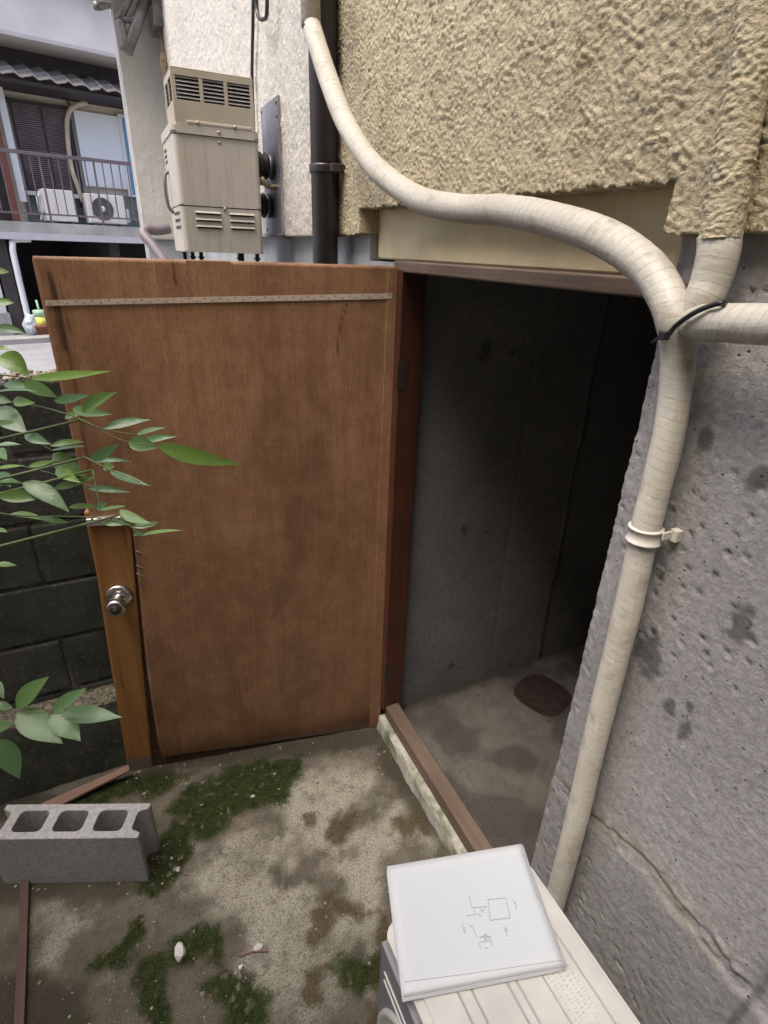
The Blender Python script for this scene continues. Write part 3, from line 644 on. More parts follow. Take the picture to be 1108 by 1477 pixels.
DARK = [gp(p) for p in ([(-60, 1130), (110, 1150), (230, 1100), (548, 1045), (556, 1075), (430, 1090), (240, 1112), (160, 1140), (-60, 1200)],
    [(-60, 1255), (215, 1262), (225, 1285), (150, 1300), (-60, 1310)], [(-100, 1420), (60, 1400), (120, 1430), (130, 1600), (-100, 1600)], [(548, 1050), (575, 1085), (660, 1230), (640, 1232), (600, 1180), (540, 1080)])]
def gmask(polys, x, y, soft, amp, seed, fr=26):
    s = np.full(x.shape, -9.0)
    for p in polys: s = np.maximum(s, poly_sd(x, y, p))
    return sstep(-soft, soft, s+.004+amp*(fbm(x*fr, y*fr, 5, seed)-.5))
mossf = lambda x, y: gmask(MOSS, x, y, .020, .060, 3, 22)*sstep(.16, .36, fbm(x*60, y*60, 3, 21))
brownf = lambda x, y: gmask(BROWN, x, y, .012, .06, 5)
palef = lambda x, y: gmask(PALE, x, y, .05, .16, 8, 14)*sstep(.30, .56, fbm(x*11, y*11, 6, 12))
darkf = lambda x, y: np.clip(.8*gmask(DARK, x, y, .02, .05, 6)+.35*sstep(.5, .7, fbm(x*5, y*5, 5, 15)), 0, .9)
def gr_h(x, y):
    h = .008*(fbm(x*5, y*5, 4, 1)-.5)+.0045*(fbm(x*48, y*48, 4, 2)-.5)+.006*mossf(x, y)*fbm(x*70, y*70, 3, 4)+.004*brownf(x, y)*fbm(x*60, y*60, 3, 4)
    h -= .006*sstep(.010, .0, line_d(x, y, gp([(412, 1100), (408, 1200), (404, 1290), (420, 1400)]))*(.3+1.4*fbm(x*30, y*30, 3, 2)))
    return h
gx = uneven([(-2.7, -1.0, .05), (-1.0, .69, .0075)]); gy = uneven([(-2.4, .45, .05), (.45, 1.62, .0075)])
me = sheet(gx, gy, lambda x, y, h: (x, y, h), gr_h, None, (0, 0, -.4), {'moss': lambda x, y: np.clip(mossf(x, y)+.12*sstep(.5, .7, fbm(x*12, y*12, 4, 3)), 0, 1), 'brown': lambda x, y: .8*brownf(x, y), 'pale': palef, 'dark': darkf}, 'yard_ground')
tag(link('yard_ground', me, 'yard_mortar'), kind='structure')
# moss tufts
def tufts(name, mask, mat, n, label, hgt):
    x = rng.uniform(-1.0, .66, n*8); y = rng.uniform(.55, 1.58, n*8); k = mask(x, y) > rng.uniform(.25, 1., n*8); x = x[k][:n]; y = y[k][:n]; m = len(x)
    z = gr_h(x, y)-.001; a = rng.uniform(0, 2*np.pi, m); w = rng.uniform(.0012, .0026, m); h = rng.uniform(.4, 1., m)*hgt; lx = rng.normal(0, .6, m)*h; ly = rng.normal(0, .6, m)*h
    V = np.stack([np.stack([x-w*np.cos(a), y-w*np.sin(a), z], -1), np.stack([x+w*np.cos(a), y+w*np.sin(a), z], -1), np.stack([x+lx, y+ly, z+h], -1)], 1).reshape(-1, 3)
    me = raw_mesh(name, V, np.arange(3*m).reshape(-1, 3)); tag(link(name, me, mat), label, 'moss', kind='stuff')
tufts('moss', mossf, 'moss_blade', 60000, 'dark green moss growing in patches on the mortar ground', .0045)
tufts('dry_moss', brownf, 'moss_brown', 9000, 'brown dried moss clumps on the pale mortar', .0055)
# pebbles
def pebble_mesh(name, pts, mat, flat=.6):
    bm = bmesh.new(); bmesh.ops.create_icosphere(bm, subdivisions=1, radius=1); bv = np.array([v.co for v in bm.verts]); bf = np.array([[v.index for v in f.verts] for f in bm.faces]); bm.free()
    V = []; F = []
    for i, (x, y, z, r) in enumerate(pts):
        q = bv*rng.uniform(.7, 1.25, (len(bv), 1))*np.array([r*rng.uniform(.7, 1.3), r*rng.uniform(.7, 1.3), r*flat]); a = rng.uniform(0, 6.28); c, s = math.cos(a), math.sin(a)
        q = np.stack([q[:, 0]*c-q[:, 1]*s, q[:, 0]*s+q[:, 1]*c, q[:, 2]], -1)+[x, y, z]; V.append(q); F.append(bf+i*len(bv))
    return raw_mesh(name, np.concatenate(V), np.concatenate(F), smooth=False)
n = 1500; x = rng.uniform(-.95, .64, n); y = rng.uniform(.55, 1.5, n); r = rng.gamma(1.6, .0009, n)+.0006; k = rng.uniform(0, 1, n) < .35+.5*fbm(x*6, y*6, 3, 9); x, y, r = x[k], y[k], np.minimum(r[k], .006)
tag(link('pebbles', pebble_mesh('pebbles', list(zip(x, y, gr_h(x, y)+r*.3, r)), 'pebble'), 'pebble'), 'loose grit and tiny pebbles strewn over the yard', 'pebbles', kind='stuff')
def rock(name, c, r, mat, label, cat, scl=(1, 1, 1), seed=1):
    bm = bmesh.new(); bmesh.ops.create_icosphere(bm, subdivisions=4, radius=1)
    for v in bm.verts:
        p = np.array(v.co); k = .72+.5*fbm(p[0]*1.3+seed, p[1]*1.3+p[2]*1.7, 3, seed); v.co = Vector(p*k*np.array(scl)*r)+Vector(c)
        rr = np.random.default_rng(seed)
    for _ in range(9):     # chip flat facets
        nn = _n(rr.normal(0, 1, 3)); lim = rr.uniform(.50, .80)*r
        for v in bm.verts:
            p = np.array(v.co)-np.array(c); e = p@nn-lim*np.linalg.norm(nn*np.array(scl))
            if e > 0: v.co = Vector(np.array(v.co)-nn*e*.92)
    me = bpy.data.meshes.new(name); bm.to_mesh(me); bm.free(); o = link(name, me, mat, None, False); return tag(o, label, cat)
c = G(259, 1378); rock('stone', (c[0], c[1], .010), .021, 'stone_white', 'white chipped stone lying on the green moss', 'stone', (.75, 1.1, .75), 4)
c = G(372, 1368); rock('stone', (c[0], c[1], .006), .010, 'stone_white', 'small pale pebble lying against the thin twig', 'stone', (1.2, .9, .8), 6)
for i, (px, py, r, lab) in enumerate(((257, 1255, .008, 'pale pebble at the edge of the moss beside the block'), (348, 1396, .007, 'tan pebble between the moss and the twig'), (365, 1150, .007, 'white pebble on moss in front of the door'))):
    c = G(px, py); rock('stone', (c[0], c[1], .005), r, 'stone_white', lab, 'stone', (1, 1.2, .7), 11+i)
b = B(); p = [G(345, 1378, .004), G(365, 1372, .006), G(388, 1372, .004)]; b.tube(p, [.0022, .002, .0014], 6); tag(b.done('twig', 'stick_wood'), 'thin dry twig lying on bare mortar beside the moss', 'twig')
P_ = []
n = 150; x = rng.uniform(-.6, .6, n); y = rng.uniform(.75, 1.5, n); b = B()
for xx, yy, zz in zip(x, y, gr_h(x, y)):
    a = rng.uniform(0, 6.28); L_ = rng.uniform(.004, .018); d = np.array([math.cos(a), math.sin(a), rng.uniform(-.05, .12)])*L_; p = np.array([xx, yy, zz+.0022]); b.tube([p-d/2, p+d/2+[0, 0, .0005]], [.0007, .0005], 4)
tag(b.done('straw_debris', 'stick_wood'), 'bits of dry straw and bark scattered over the yard', 'debris', kind='stuff')
# timber strips on the ground
def strip(name, a, c, w, th, mat, label, w2=None):
    a = np.array(a); c = np.array(c); d = _n(c-a); sd_ = _n(np.cross(d, [0, 0, 1])); up = np.cross(sd_, d); w2 = w2 or w
    pts = [a-sd_*w/2, c-sd_*w2/2, c+sd_*w2/2, a+sd_*w/2]; b = B(); b.prism([p+up*th/2 for p in pts], -up*th, .001)
    b.uv_from(lambda co: (float((np.array(co)-a)@sd_+.3*(np.array(co)-a)@up), float((np.array(co)-a)@d))); return tag(b.done(name, mat), label, 'plank')
strip('wood_strip', G(60, 1168, .012), G(187, 1108, .045), .042, .009, 'stick_wood', 'pinkish wood lath lying between the dark wall and the block', .022)
strip('wood_strip', G(37, 1262, .008), G(26, 1540, .008), .020, .012, 'old_strip', 'dark brown wood strip running out from under the block')

# ================================================================== CONCRETE BLOCK
def make_block():
    L, W, H = .39, .10, .19
    A = np.array([*G(218, 1158, H)[:2]]); Bp = np.array([*G(3, 1160, H)[:2]]); d = _n(Bp-A); nrm = np.array([-d[1], d[0]])
    if nrm@(-A) < 0: nrm = -nrm       # towards the viewer
    o = A; P = lambda s, w: o+d*s+nrm*w
    # plan outline with open end recesses and three cells
    def rr(cx, hw, hh, r=.013, k=4):
        pts = []
        for sx, sy, a0 in ((1, 1, 0), (-1, 1, 90), (-1, -1, 180), (1, -1, 270)):
            for i in range(k+1):
                a = math.radians(a0+90*i/k); pts.append((cx+sx*(hw-r)+r*math.cos(a), W/2+sy*(hh-r)+r*math.sin(a)))
        return pts
    def recess(x0, sg):
        dp, hh, r = .026, .029, .012; pts = [(x0, W/2-hh-.006)]
        for i in range(5):
            a = math.radians(-90+90*i/4); pts.append((x0+sg*(dp-r+r*math.cos(a)), W/2-hh+r+r*math.sin(a)))
        for i in range(5):
            a = math.radians(0+90*i/4); pts.append((x0+sg*(dp-r+r*math.cos(a)), W/2+hh-r+r*math.sin(a)))
        pts.append((x0, W/2+hh+.006)); return pts
    outer = [(0, 0)]+recess(0, 1)+[(0, W), (L, W)]+recess(L, -1)[::-1]+[(L, 0)]
    holes = [rr(c, .038, .030) for c in (.090, .195, .300)]
    bm = bmesh.new(); rng2 = random.Random(2)
    def loop(pts, z): return [bm.verts.new((*P(a, b_), z)) for a, b_ in pts]
    top = []; allE = []
    for pts in [outer]+holes:
        lt = loop(pts, H); lb = loop(pts, 0.0); n = len(pts)
        for i in range(n): bm.faces.new((lt[i], lt[(i+1) % n], lb[(i+1) % n], lb[i]))
        allE += [bm.edges.get((lt[i], lt[(i+1) % n])) for i in range(n)]; top.append(lb)
    bmesh.ops.triangle_fill(bm, edges=allE, use_beauty=True)
    bE = [bm.edges.get((l[i], l[(i+1) % len(l)])) for l in top for i in range(len(l))]; bmesh.ops.triangle_fill(bm, edges=bE, use_beauty=True)
    bmesh.ops.recalc_face_normals(bm, faces=bm.faces)
    sharp = [e for e in bm.edges if len(e.link_faces) == 2 and e.calc_face_angle(0) > 1.2]
    bmesh.ops.bevel(bm, geom=sharp, offset=.0018, segments=1, affect='EDGES')
    me = bpy.data.meshes.new('concrete_block'); bm.to_mesh(me); bm.free()
    return tag(link('concrete_block', me, 'block_concrete'), 'grey hollow concrete block with three cells standing on the ground', 'concrete block')
make_block()

# ================================================================== DARK BLOCK WALL
WALLY = 1.60; bw = empty('block_wall', (-1.0, WALLY, 0), 'old dark mossy concrete block wall behind the open door', 'wall')
def wall_block_mesh(l):
    b = B(); b.box((-l/2+.004, 0, .004), (l/2-.004, .09, .186), .006, 2); bmesh.ops.recalc_face_normals(b.bm, faces=b.bm.faces)
    me = bpy.data.meshes.new('block'); b.bm.to_mesh(me); b.bm.free(); me.materials.append(M['wall_block']); return me
bme = wall_block_mesh(.39); hme = wall_block_mesh(.195)
x_end = .30; zc = -.06
for row in range(7):
    z = zc+row*.192; off = .0 if row % 2 else .195; x = x_end
    first = True
    while x > -2.7:
        if first and off: m_, l = hme, .195
        else: m_, l = bme, .39
        o = bpy.data.objects.new('block', m_); COL.objects.link(o); o.parent = bw; o.matrix_parent_inverse = Matrix.Translation((1.0, -WALLY, 0))
        o.location = (x-l/2+rng.normal(0, .001), WALLY+rng.normal(0, .0016), z+rng.normal(0, .0008)); o.rotation_euler = (rng.normal(0, .004), 0, rng.normal(0, .003))
        x -= l; first = False
B().box((-2.7, WALLY+.0065, -.2), (x_end-.002, WALLY+.085, zc+7*.192-.004)).done('mortar', 'wall_mortar', bw)
zl = .295
me = sheet(np.arange(-2.7, .25, .02), np.arange(0, 1.001, .1), lambda x, s, h: (x, np.interp(s, [0, .4, .5, 1], [1.535, 1.535, 1.54, WALLY+.03]), np.interp(s, [0, .4, .5, 1], [-.08, zl-.015, zl, zl+.006])+h*(s > .3)),
           lambda x, s: .008*(fbm(x*20, s*9, 4, 3)-.5), None, None, None, 'footing_ledge')
link('footing_ledge', me, 'wall_ledge', bw).data.materials.append(M['wall_block'])
for p in me.polygons:
    if p.center.z < zl-.02: p.material_index = 1
ztop = zc+7*.192
n = 900; pts = [(x, y, ztop+.004, r) for x, y, r in zip(rng.uniform(-1.2, .25, n), rng.uniform(WALLY, WALLY+.09, n), rng.uniform(.003, .009, n))]
tag(link('wall_gravel', pebble_mesh('wall_gravel', pts, 'pebble', .8), 'pebble'), 'loose gravel lying along the top of the dark block wall', 'gravel', kind='stuff')

# ================================================================== PIPES ON THE FACADE
def lag(name, path, rad, mat, label, cat='pipe', sides=20, n=10, smooth=True, parent=None, att=None):
    P = spline(path, n); L = 0; R = []
    for i, p in enumerate(P):
        if i: L += np.linalg.norm(P[i]-P[i-1])
        R.append((rad if not callable(rad) else rad(i/len(P)))*(1+.05*(vnoise(L*22, 0., 5)-.5)+.015*(vnoise(L*140, 3., 7)-.5)))
    b = B(); b.tube(P, R, sides); o = b.done(name, mat, parent); return tag(o, label, cat) if label else o
PR = .0200; PXX = FX-.030
nA = 22.0; radA = lambda f: float(np.interp(f*nA, [0, 4, 7, 9, 11, 12.5, 14, 16, 22], [.0225, .0228, .0236, .0236, .0222, .0205, .0200, .0200, .0205]))
A_px = [(978, 520), (966, 620), (947, 700), (930, 768), (905, 880), (880, 980), (855, 1080), (832, 1180), (806, 1280), (770, 1400)]
stucco_px = [(450, 40), (461, 75), (476, 120), (500, 180), (540, 240), (600, 285), (660, 300), (730, 304), (800, 318), (870, 342), (925, 378), (955, 415), (972, 460)]
offA = [.112, .112, .110, .104, .090, .074, .060, .050, .044, .040, .036, .034, .032]
pathA = [WX(*p, SX-offA[i]) for i, p in enumerate(stucco_px)]+[WX(*p, PXX) for p in A_px]
# resample densely so that the tape rings show
lag('insulated_pipe', pathA, radA, 'lagging_tape', 'long white taped pipe sweeping across the stucco and down the concrete', n=26)
lag('insulated_pipe', [WX(*p, SX-.112) for p in ((449, 38), (448, 5), (446, -60), (444, -160))], .0228, 'old_lagging', 'grimy grey taped pipe stub continuing above the black tie by the downpipe', n=12)
b = B(); q = WX(450, 38, SX-.112); b.tube([q+np.array([0, .004, -.004]), q+np.array([0, -.004, .005])], [.0242]*2, 20); tag(b.done('cable_tie', 'black_plastic'), 'black tie round the taped pipe beside the downpipe', 'cable tie')
# pipe B: stuccoed above, taped below
pb = [WX(*p, SX-.024) for p in ((1122, -160), (1098, 0), (1072, 150), (1053, 260), (1038, 345))]; pb_t = [WX(1038, 338, SX-.023), WX(1036, 365, SX-.022), WX(1026, 405, SX-.019), WX(1012, 438, SX-.021), WX(1000, 462, SX-.018), WX(994, 478, SX-.012)]
P = np.array(spline(pb, 64)); nu = len(P); sides = 60; V = []; F = []
for i, p in enumerate(P):
    tg = _n(P[min(i+1, nu-1)]-P[max(i-1, 0)]); nx = _n(np.cross(tg, [1., 0, 0])); ny = np.cross(tg, nx); a = np.linspace(0, 2*np.pi, sides+1)[:-1]
    rr_ = .0205+.55*(stucco_h(.030*np.minimum(a, 2*np.pi-a)+.7, np.full(sides, p[2]))-.003)
    V += list(p+rr_[:, None]*(np.cos(a)[:, None]*nx+np.sin(a)[:, None]*ny))
for i in range(nu-1):
    for k in range(sides): F.append((i*sides+k, i*sides+(k+1) % sides, (i+1)*sides+(k+1) % sides, (i+1)*sides+k))
me = raw_mesh('stuccoed_pipe', V, F, {'low': np.ones(len(V)), 'stain': np.zeros(len(V))})
pipeB = tag(lag('insulated_pipe', pb_t, lambda f: .0222*(1.0-.20*max(0, f-.5)*2), 'lagging_tape', 'white taped pipe dropping from under the stucco coating to the black tie', n=14), cat='pipe')
link('stucco_sleeve', me, 'cream_stucco', pipeB)
lag('insulated_pipe', [WX(990, 464, SX-.020), WX(1012, 466, SX-.036), WX(1050, 466, SX-.042), WX(1108, 468, SX-.042), WX(1250, 472, SX-.042), WX(1700, 490, SX-.045)], lambda f: .0205*(.72+.30*min(1, f*5)), 'lagging_tape', 'white taped pipe branching sideways along the concrete from the black tie', n=20)
# zip tie round the bundle
c0 = [(960, 487), (975, 470), (1000, 452), (1025, 441), (1043, 437)]
front = [WX(*p, SX-.064+.004*abs(i-2)) for i, p in enumerate(c0)]; zt = spline([WX(953, 480, SX-.040)]+front+[WX(1046, 438, SX-.02)], 8)
b = B(); b.tube(zt, .0030, 8); kk = WX(958, 484, SX-.068); b.box(kk-.005, kk+.005, .001); b.tube([kk, kk+np.array([-.004, .012, -.010])], .002, 6)
tag(b.done('cable_tie', 'black_plastic'), 'black zip tie bundling the white taped pipes at the corner of the opening', 'cable tie')
# saddle clip
cc = WX(930, 770, PXX); ax = _n(pathA[16]-pathA[17]); clip = B()
clip.lathe(cc-ax*.0115, ax, [(0, PR+.0003), (0, PR+.0042), (.0025, PR+.0045), (.0035, PR+.0024), (.0195, PR+.0024), (.0205, PR+.0045), (.023, PR+.0042), (.023, PR+.0003)], 30)
clip = tag(clip.done('pipe_clip', 'clip_plastic'), 'cream plastic saddle clip holding the taped pipe to the concrete', 'pipe clip')
b = B(); b.box((FX-.010, cc[1]-.035, cc[2]-.002), (FX+.004, cc[1]-.023, cc[2]+.016), .001); b.box((FX-.026, cc[1]-.027, cc[2]+.001), (FX-.008, cc[1]-.0235, cc[2]+.013), .0008); b.done('tab', 'clip_plastic', clip)
# black downpipe
dpx = SX-.045; dy = float(WX(468, 250, dpx)[1]); dp = empty('downpipe', (dpx, dy, -.1), 'black plastic downpipe running down the stucco wall behind the door', 'downpipe')
b = B(); b.tube([(dpx, dy, -.2), (dpx, dy, 5.0)], .0375, 24); b.done('pipe', 'black_pipe', dp)
zc1 = float(WX(466, 245, dpx)[2]); b = B(); b.lathe((dpx, dy, zc1-.011), (0, 0, 1), [(0, .0378), (0, .041), (.005, .0415), (.017, .0415), (.022, .041), (.022, .0378)], 24); cl = b.done('bracket', 'black_pipe', dp)
b = B(); b.box((dpx, dy-.062, zc1-.010), (SX, dy-.038, zc1+.010), .002); attach(b.done('bracket_foot', 'hinge_steel'), cl)
# cable with loop beside the heater
cx = SX-.022; pts = [WX(*p, cx) for p in ((366, -80), (365, 30), (364, 80), (364, 120), (368, 230))]; b = B(); b.tube(spline(pts, 6), .0062, 8)
tag(b.done('cable', 'black_pipe'), 'dark cable hanging straight down the white stucco behind the heater', 'cable')
b = B(); b.tube(spline([WX(*p, cx-.02) for p in ((370, -40), (370, 5), (373, 24), (380, 28), (385, 18), (385, -40))], 8), .0065, 8); tag(b.done('cable', 'black_pipe'), 'dark cable ending in a hanging loop above the heater', 'cable')

# ================================================================== WATER HEATER ON A BRACKET
HY = 2.25; hx0, hx1 = .280, .566; hz0, hz1 = 1.573, 1.925
ht = empty('water_heater', ((hx0+hx1)/2, HY+.15, hz0), 'beige outdoor water heater with louvred hood and black bellows ducts', 'water heater')
def rbox(lo, hi, r=.018, bev=.003):
    """upright box with rounded vertical edges"""
    (x0, y0, z0), (x1, y1, z1) = lo, hi; pts = []
    for cx_, cy_, a0 in ((x1-r, y1-r, 0), (x0+r, y1-r, 90), (x0+r, y0+r, 180), (x1-r, y0+r, 270)):
        for i in range(6):
            a = math.radians(a0+90*i/5); pts.append((cx_+r*math.cos(a), cy_+r*math.sin(a), z0))
    b = B(); b.prism(pts, (0, 0, z1-z0)); 
    if bev:
        es = [e for e in b.bm.edges if abs(e.verts[0].co.z-e.verts[1].co.z) < 1e-6]; bmesh.ops.bevel(b.bm, geom=es, offset=bev, segments=2, affect='EDGES')
    return b
zsplit = float(PY(264, 296, HY)[2])
rbox((hx0+.001, HY+.0015, hz0), (hx1-.001, HY+.30, zsplit-.0015)).done('lower_case', 'heater_paint', ht)
rbox((hx0, HY, zsplit+.0015), (hx1, HY+.302, hz1)).done('upper_case', 'heater_paint', ht)
rbox((hx0+.012, HY+.012, hz0+.02), (hx1-.012, HY+.29, hz1+.02), .012, 0).done('inner_case', 'heater_dark', ht)
rbox((hx0-.003, HY-.005, hz1+.002), (hx1+.003, HY+.306, hz1+.030), .02, .006).done('lid', 'heater_paint', ht)
# hood with three front openings and one at the side
cx0, cx1, cy0, cy1, cz0, cz1 = .296, .556, HY-.001, HY+.20, hz1+.028, 2.100
wz0, wz1 = cz1-.082, cz1-.018; th = .004
hood = B(); hood.box((cx0, cy0, cz0), (cx1, cy0+th, wz0)); hood.box((cx0, cy0, wz1), (cx1, cy0+th, cz1))
xs = np.linspace(cx0+.012, cx1-.012, 4); bars = [(cx0, xs[0])]+[(xs[i]-.006, xs[i]+.006) for i in (1, 2)]+[(xs[3], cx1)]
for a, c in bars: hood.box((a, cy0+.0005, wz0-.001), (c, cy0+th, wz1+.001))
hood.box((cx0+.0005, cy0+.002, cz0), (cx0+th, cy1, wz0)); hood.box((cx0+.0005, cy0+.002, wz1), (cx0+th, cy1, cz1-.0005))
for a, c in ((cy0+.002, cy0+.022), (cy0+.095, cy0+.105), (cy1-.02, cy1)): hood.box((cx0+.001, a, wz0-.001), (cx0+th, c, wz1+.001))
hood.box((cx0, cy0, cz1-.001), (cx1, cy1, cz1+.004), .002); hood.box((cx1-th, cy0+.002, cz0), (cx1, cy1, cz1)); hood.box((cx0, cy1-th, cz0), (cx1, cy1, cz1))
hood = hood.done('hood', 'heater_hood', ht)
B().box((cx0+.03, cy0+.05, cz0), (cx1-.03, cy1-.01, cz1-.012)).done('hood_core', 'heater_dark', ht)
for i in range(3):
    b = B(); a = xs[i]+(.006 if i else 0); c = xs[i+1]-(.006 if i < 2 else 0)
    for k in range(6):
        z = wz0+.006+k*.0105; b.prism([(a, cy0+.0012, z), (a, cy0+.008, z+.0062), (a, cy0+.0088, z+.0056), (a, cy0+.002, z-.0008)], (c-a, 0, 0))
    attach(b.done('louvre', 'heater_slat'), hood)
for a, c in ((cy0+.022, cy0+.095), (cy0+.105, cy1-.02)):
    b = B()
    for k in range(6):
        z = wz0+.006+k*.0105; b.prism([(cx0+.004, a, z), (cx0+.010, a, z+.0045), (cx0+.0108, a, z+.004), (cx0+.0048, a, z-.0005)], (0, c-a, 0))
    attach(b.done('louvre', 'heater_slat'), hood)
b = B(); b.box((cx0+.035, cy0-.006, cz0+.002), (cx1-.012, cy0+.002, cz0+.011), .0015); b.done('trim', 'heater_paint', ht)
def screw(x, y, z, r=.0062, parent=None):
    b = B(); b.lathe((x, y+.001, z), (0, -1, 0), [(0, r), (.003, r*.9), (.005, r*.4)], 12); b.done('screw', 'screw_metal', parent or ht)
for x, z, y in ((.366, cz0+.0065, HY-.006), (.488, cz0+.0065, HY-.006), (.432, hz1+.014, HY-.005), (.432, hz1-.014, HY), (.432, zsplit-.004, HY)): screw(x, y, z)
for cx_ in (.373, .491):
    for k in range(3):
        z = zsplit-.020-k*.0215; b = B(); w = .044
        b.prism([(cx_-w, HY+.002, z+.006), (cx_-w, HY-.005, z+.001), (cx_-w, HY-.005, z-.0008), (cx_-w, HY+.002, z-.0008)], (2*w, 0, 0), .0006); v = b.done('vent', 'heater_paint', ht)
        b = B(); b.box((cx_-w+.002, HY+.0005, z-.0055), (cx_+w-.002, HY+.004, z-.0007)); attach(b.done('vent_gap', 'heater_dark'), v)
for r_ in range(3):
    for k in range(3): 
        y = HY+.035+k*.05; z = zsplit-.022-r_*.022; b = B(); b.box((hx0-.0008, y, z-.005), (hx0+.004, y+.03, z+.005)); b.done('side_vent', 'heater_dark', ht)
for k in range(3): b = B(); b.box((hx0-.0012, HY+.20, hz1-.03-k*.017), (hx0+.004, HY+.26, hz1-.022-k*.017)); b.done('side_vent', 'heater_dark', ht)
b = B(); b.tube(spline([(hx0+.002, HY+.21, 1.835), (hx0-.014, HY+.205, 1.82), (hx0-.02, HY+.20, 1.77), (hx0-.014, HY+.20, 1.72), (hx0+.002, HY+.20, 1.70)], 6), .006, 10); b.done('handle', 'mauve_pipe', ht)
for zc_, yc in ((1.868, HY+.105), (1.742, HY+.165)):
    prof = []; x = 0; gap = (SX-.012)-hx1
    for k in range(4): prof += [(x, .034), (x+.007, .043), (x+.014, .043), (x+.019, .034)]; x += .021
    prof += [(x, .034), (gap+.004, .034)]
    b = B(); b.lathe((hx1-.006, yc, zc_), (1, 0, 0), [(d*1.0, r) for d, r in prof], 22); du = b.done('duct', 'rubber', ht)
    b = B(); b.lathe((SX-.036, yc, zc_), (1, 0, 0), [(0, .035), (0, .0375), (.010, .0375), (.010, .035)], 22); attach(b.done('hose_clamp', 'steel_plate'), du)
b = B(); b.tube(spline([(hx1-.01, HY+.06, 1.815), (hx1+.03, HY+.06, 1.812), (hx1+.045, HY+.07, 1.80), (SX, HY+.08, 1.802)], 6), .010, 10); b.lathe((hx1+.012, HY+.06, 1.815), (1, 0, 0), [(0, .015), (.016, .015)], 8); b.done('drain_pipe', 'brass', ht)
# feet and the wall bracket the heater stands on
for x in (hx0+.03, hx0+.06, hx0+.20, hx1-.02):
    b = B(); b.box((x-.006, HY+.03, 1.535), (x+.006, HY+.05, hz0+.004)); b.box((x-.010, HY+.025, 1.553), (x+.010, HY+.055, 1.558)); b.done('foot', 'black_plastic', ht)
for x in (hx0+.03, hx1-.03): b = B(); b.box((x-.006, HY+.25, 1.535), (x+.006, HY+.27, hz0+.004)); b.done('foot', 'black_plastic', ht)
br = B()
for y in (HY+.04, HY+.26): br.box((hx0, y-.018, 1.522), (FX+.014, y+.018, 1.536)); br.box((hx0+.05, y-.004, 1.26), (hx0+.05, y-.004, 1.26)) if False else br.tube([(hx0+.02, y, 1.524), (FX+.014, y, 1.20)], .011, 8)
br.box((hx0, HY+.02, 1.5365), (hx0+.02, HY+.28, 1.5395)); br.box((FX-.01, HY+.02, 1.18), (FX+.013, HY+.28, 1.5215))
tag(br.done('wall_bracket', 'galv_pipe'), 'steel angle bracket under the heater hidden behind the door', 'bracket')
# steel wall plate behind the ducts
pl = empty('wall_plate', (SX, 2.38, 1.65), 'tall stained steel flue plate fixed to the stucco beside the heater', 'plate')
b = B(); b.box((SX-.016, 2.262, 1.645), (SX-.0125, 2.497, 2.070), .001); b.box((SX-.0125, 2.262, 1.645), (SX, 2.2655, 2.07)); b.box((SX-.03, 2.262, 1.640), (SX-.012, 2.497, 1.6435)); b.done('sheet', 'steel_plate', pl)
for y, z in ((2.275, 2.05), (2.485, 2.055), (2.275, 2.01), (2.485, 1.66)):
    b = B(); b.lathe((SX-.015, y, z), (-1, 0, 0), [(0, .006), (.003, .005), (.004, .002)], 10); b.done('screw', 'rust', pl)

# ================================================================== CONDENSER UNIT AND NOTEBOOK
ax0, ax1, ay0, ay1, az = .258, .548, -.330, .470, .58
ac = empty('condenser_unit', ((ax0+ax1)/2, .07, 0), 'white air conditioner condenser standing along the concrete wall under the notebook', 'air conditioner')
# front face: frame around a round opening, made of a bored plate
fcy, fcz, fr = .235, .315, .205
def front_plate():
    bm = bmesh.new(); outer = [(ay0+.012, .06), (ay1-.012, .06), (ay1-.012, az-.026), (ay0+.012, az-.026)]; hole = [(fcy+fr*math.cos(a), fcz+fr*math.sin(a)) for a in np.linspace(0, 2*math.pi, 41)[:-1]]
    E_ = []
    L_ = []
    for pts in (outer, hole):
        f_ = [bm.verts.new((ax0-.010, a, c)) for a, c in pts]; k_ = [bm.verts.new((ax0+.004, a, c)) for a, c in pts]; n = len(pts)
        for i in range(n): bm.faces.new((f_[i], f_[(i+1) % n], k_[(i+1) % n], k_[i]))
        E_ += [bm.edges.get((f_[i], f_[(i+1) % n])) for i in range(n)]
    bmesh.ops.triangle_fill(bm, edges=E_, use_beauty=True); bmesh.ops.recalc_face_normals(bm, faces=bm.faces)
    me = bpy.data.meshes.new('front_panel'); bm.to_mesh(me); bm.free(); return link('front_panel', me, 'ac_grey', ac)
front_plate()
rbox((ax0, ay0+.002, .05), (ax1-.002, ay1-.002, az-.022), .03, .003).done('cabinet', 'ac_white', ac)
b = B(); b.lathe((ax0-.004, fcy, fcz), (-1, 0, 0), [(0, fr-.004), (.0, fr+.010), (.012, fr+.008), (.014, fr), (.010, fr-.006)], 44); b.done('fan_ring', 'ac_white', ac)
b = B(); b.lathe((ax0-.002, fcy, fcz), (-1, 0, 0), [(0, fr-.004), (.002, fr-.004)], 40); b.done('fan_recess', 'ac_dark', ac)
for k in range(9):
    a = k*math.pi/9; b = B(); b.tube([(ax0-.010, fcy-fr*math.cos(a), fcz-fr*math.sin(a)), (ax0-.012, fcy+fr*math.cos(a), fcz+fr*math.sin(a))], .0022, 6); b.done('grille_bar', 'ac_grey', ac)
for z in (.50, .475):  # pressed ribs of the front
    b = B(); b.box((ax0-.0125, fcy+.06, z-.0015), (ax0-.009, ay1-.03, z+.0015)); b.done('rib', 'ac_white', ac)
for y in (ay0+.12, ay1-.15): b = B(); b.box((ax0-.02, y, 0), (ax1+.02, y+.05, .05), .006); b.done('foot', 'ac_grey', ac)
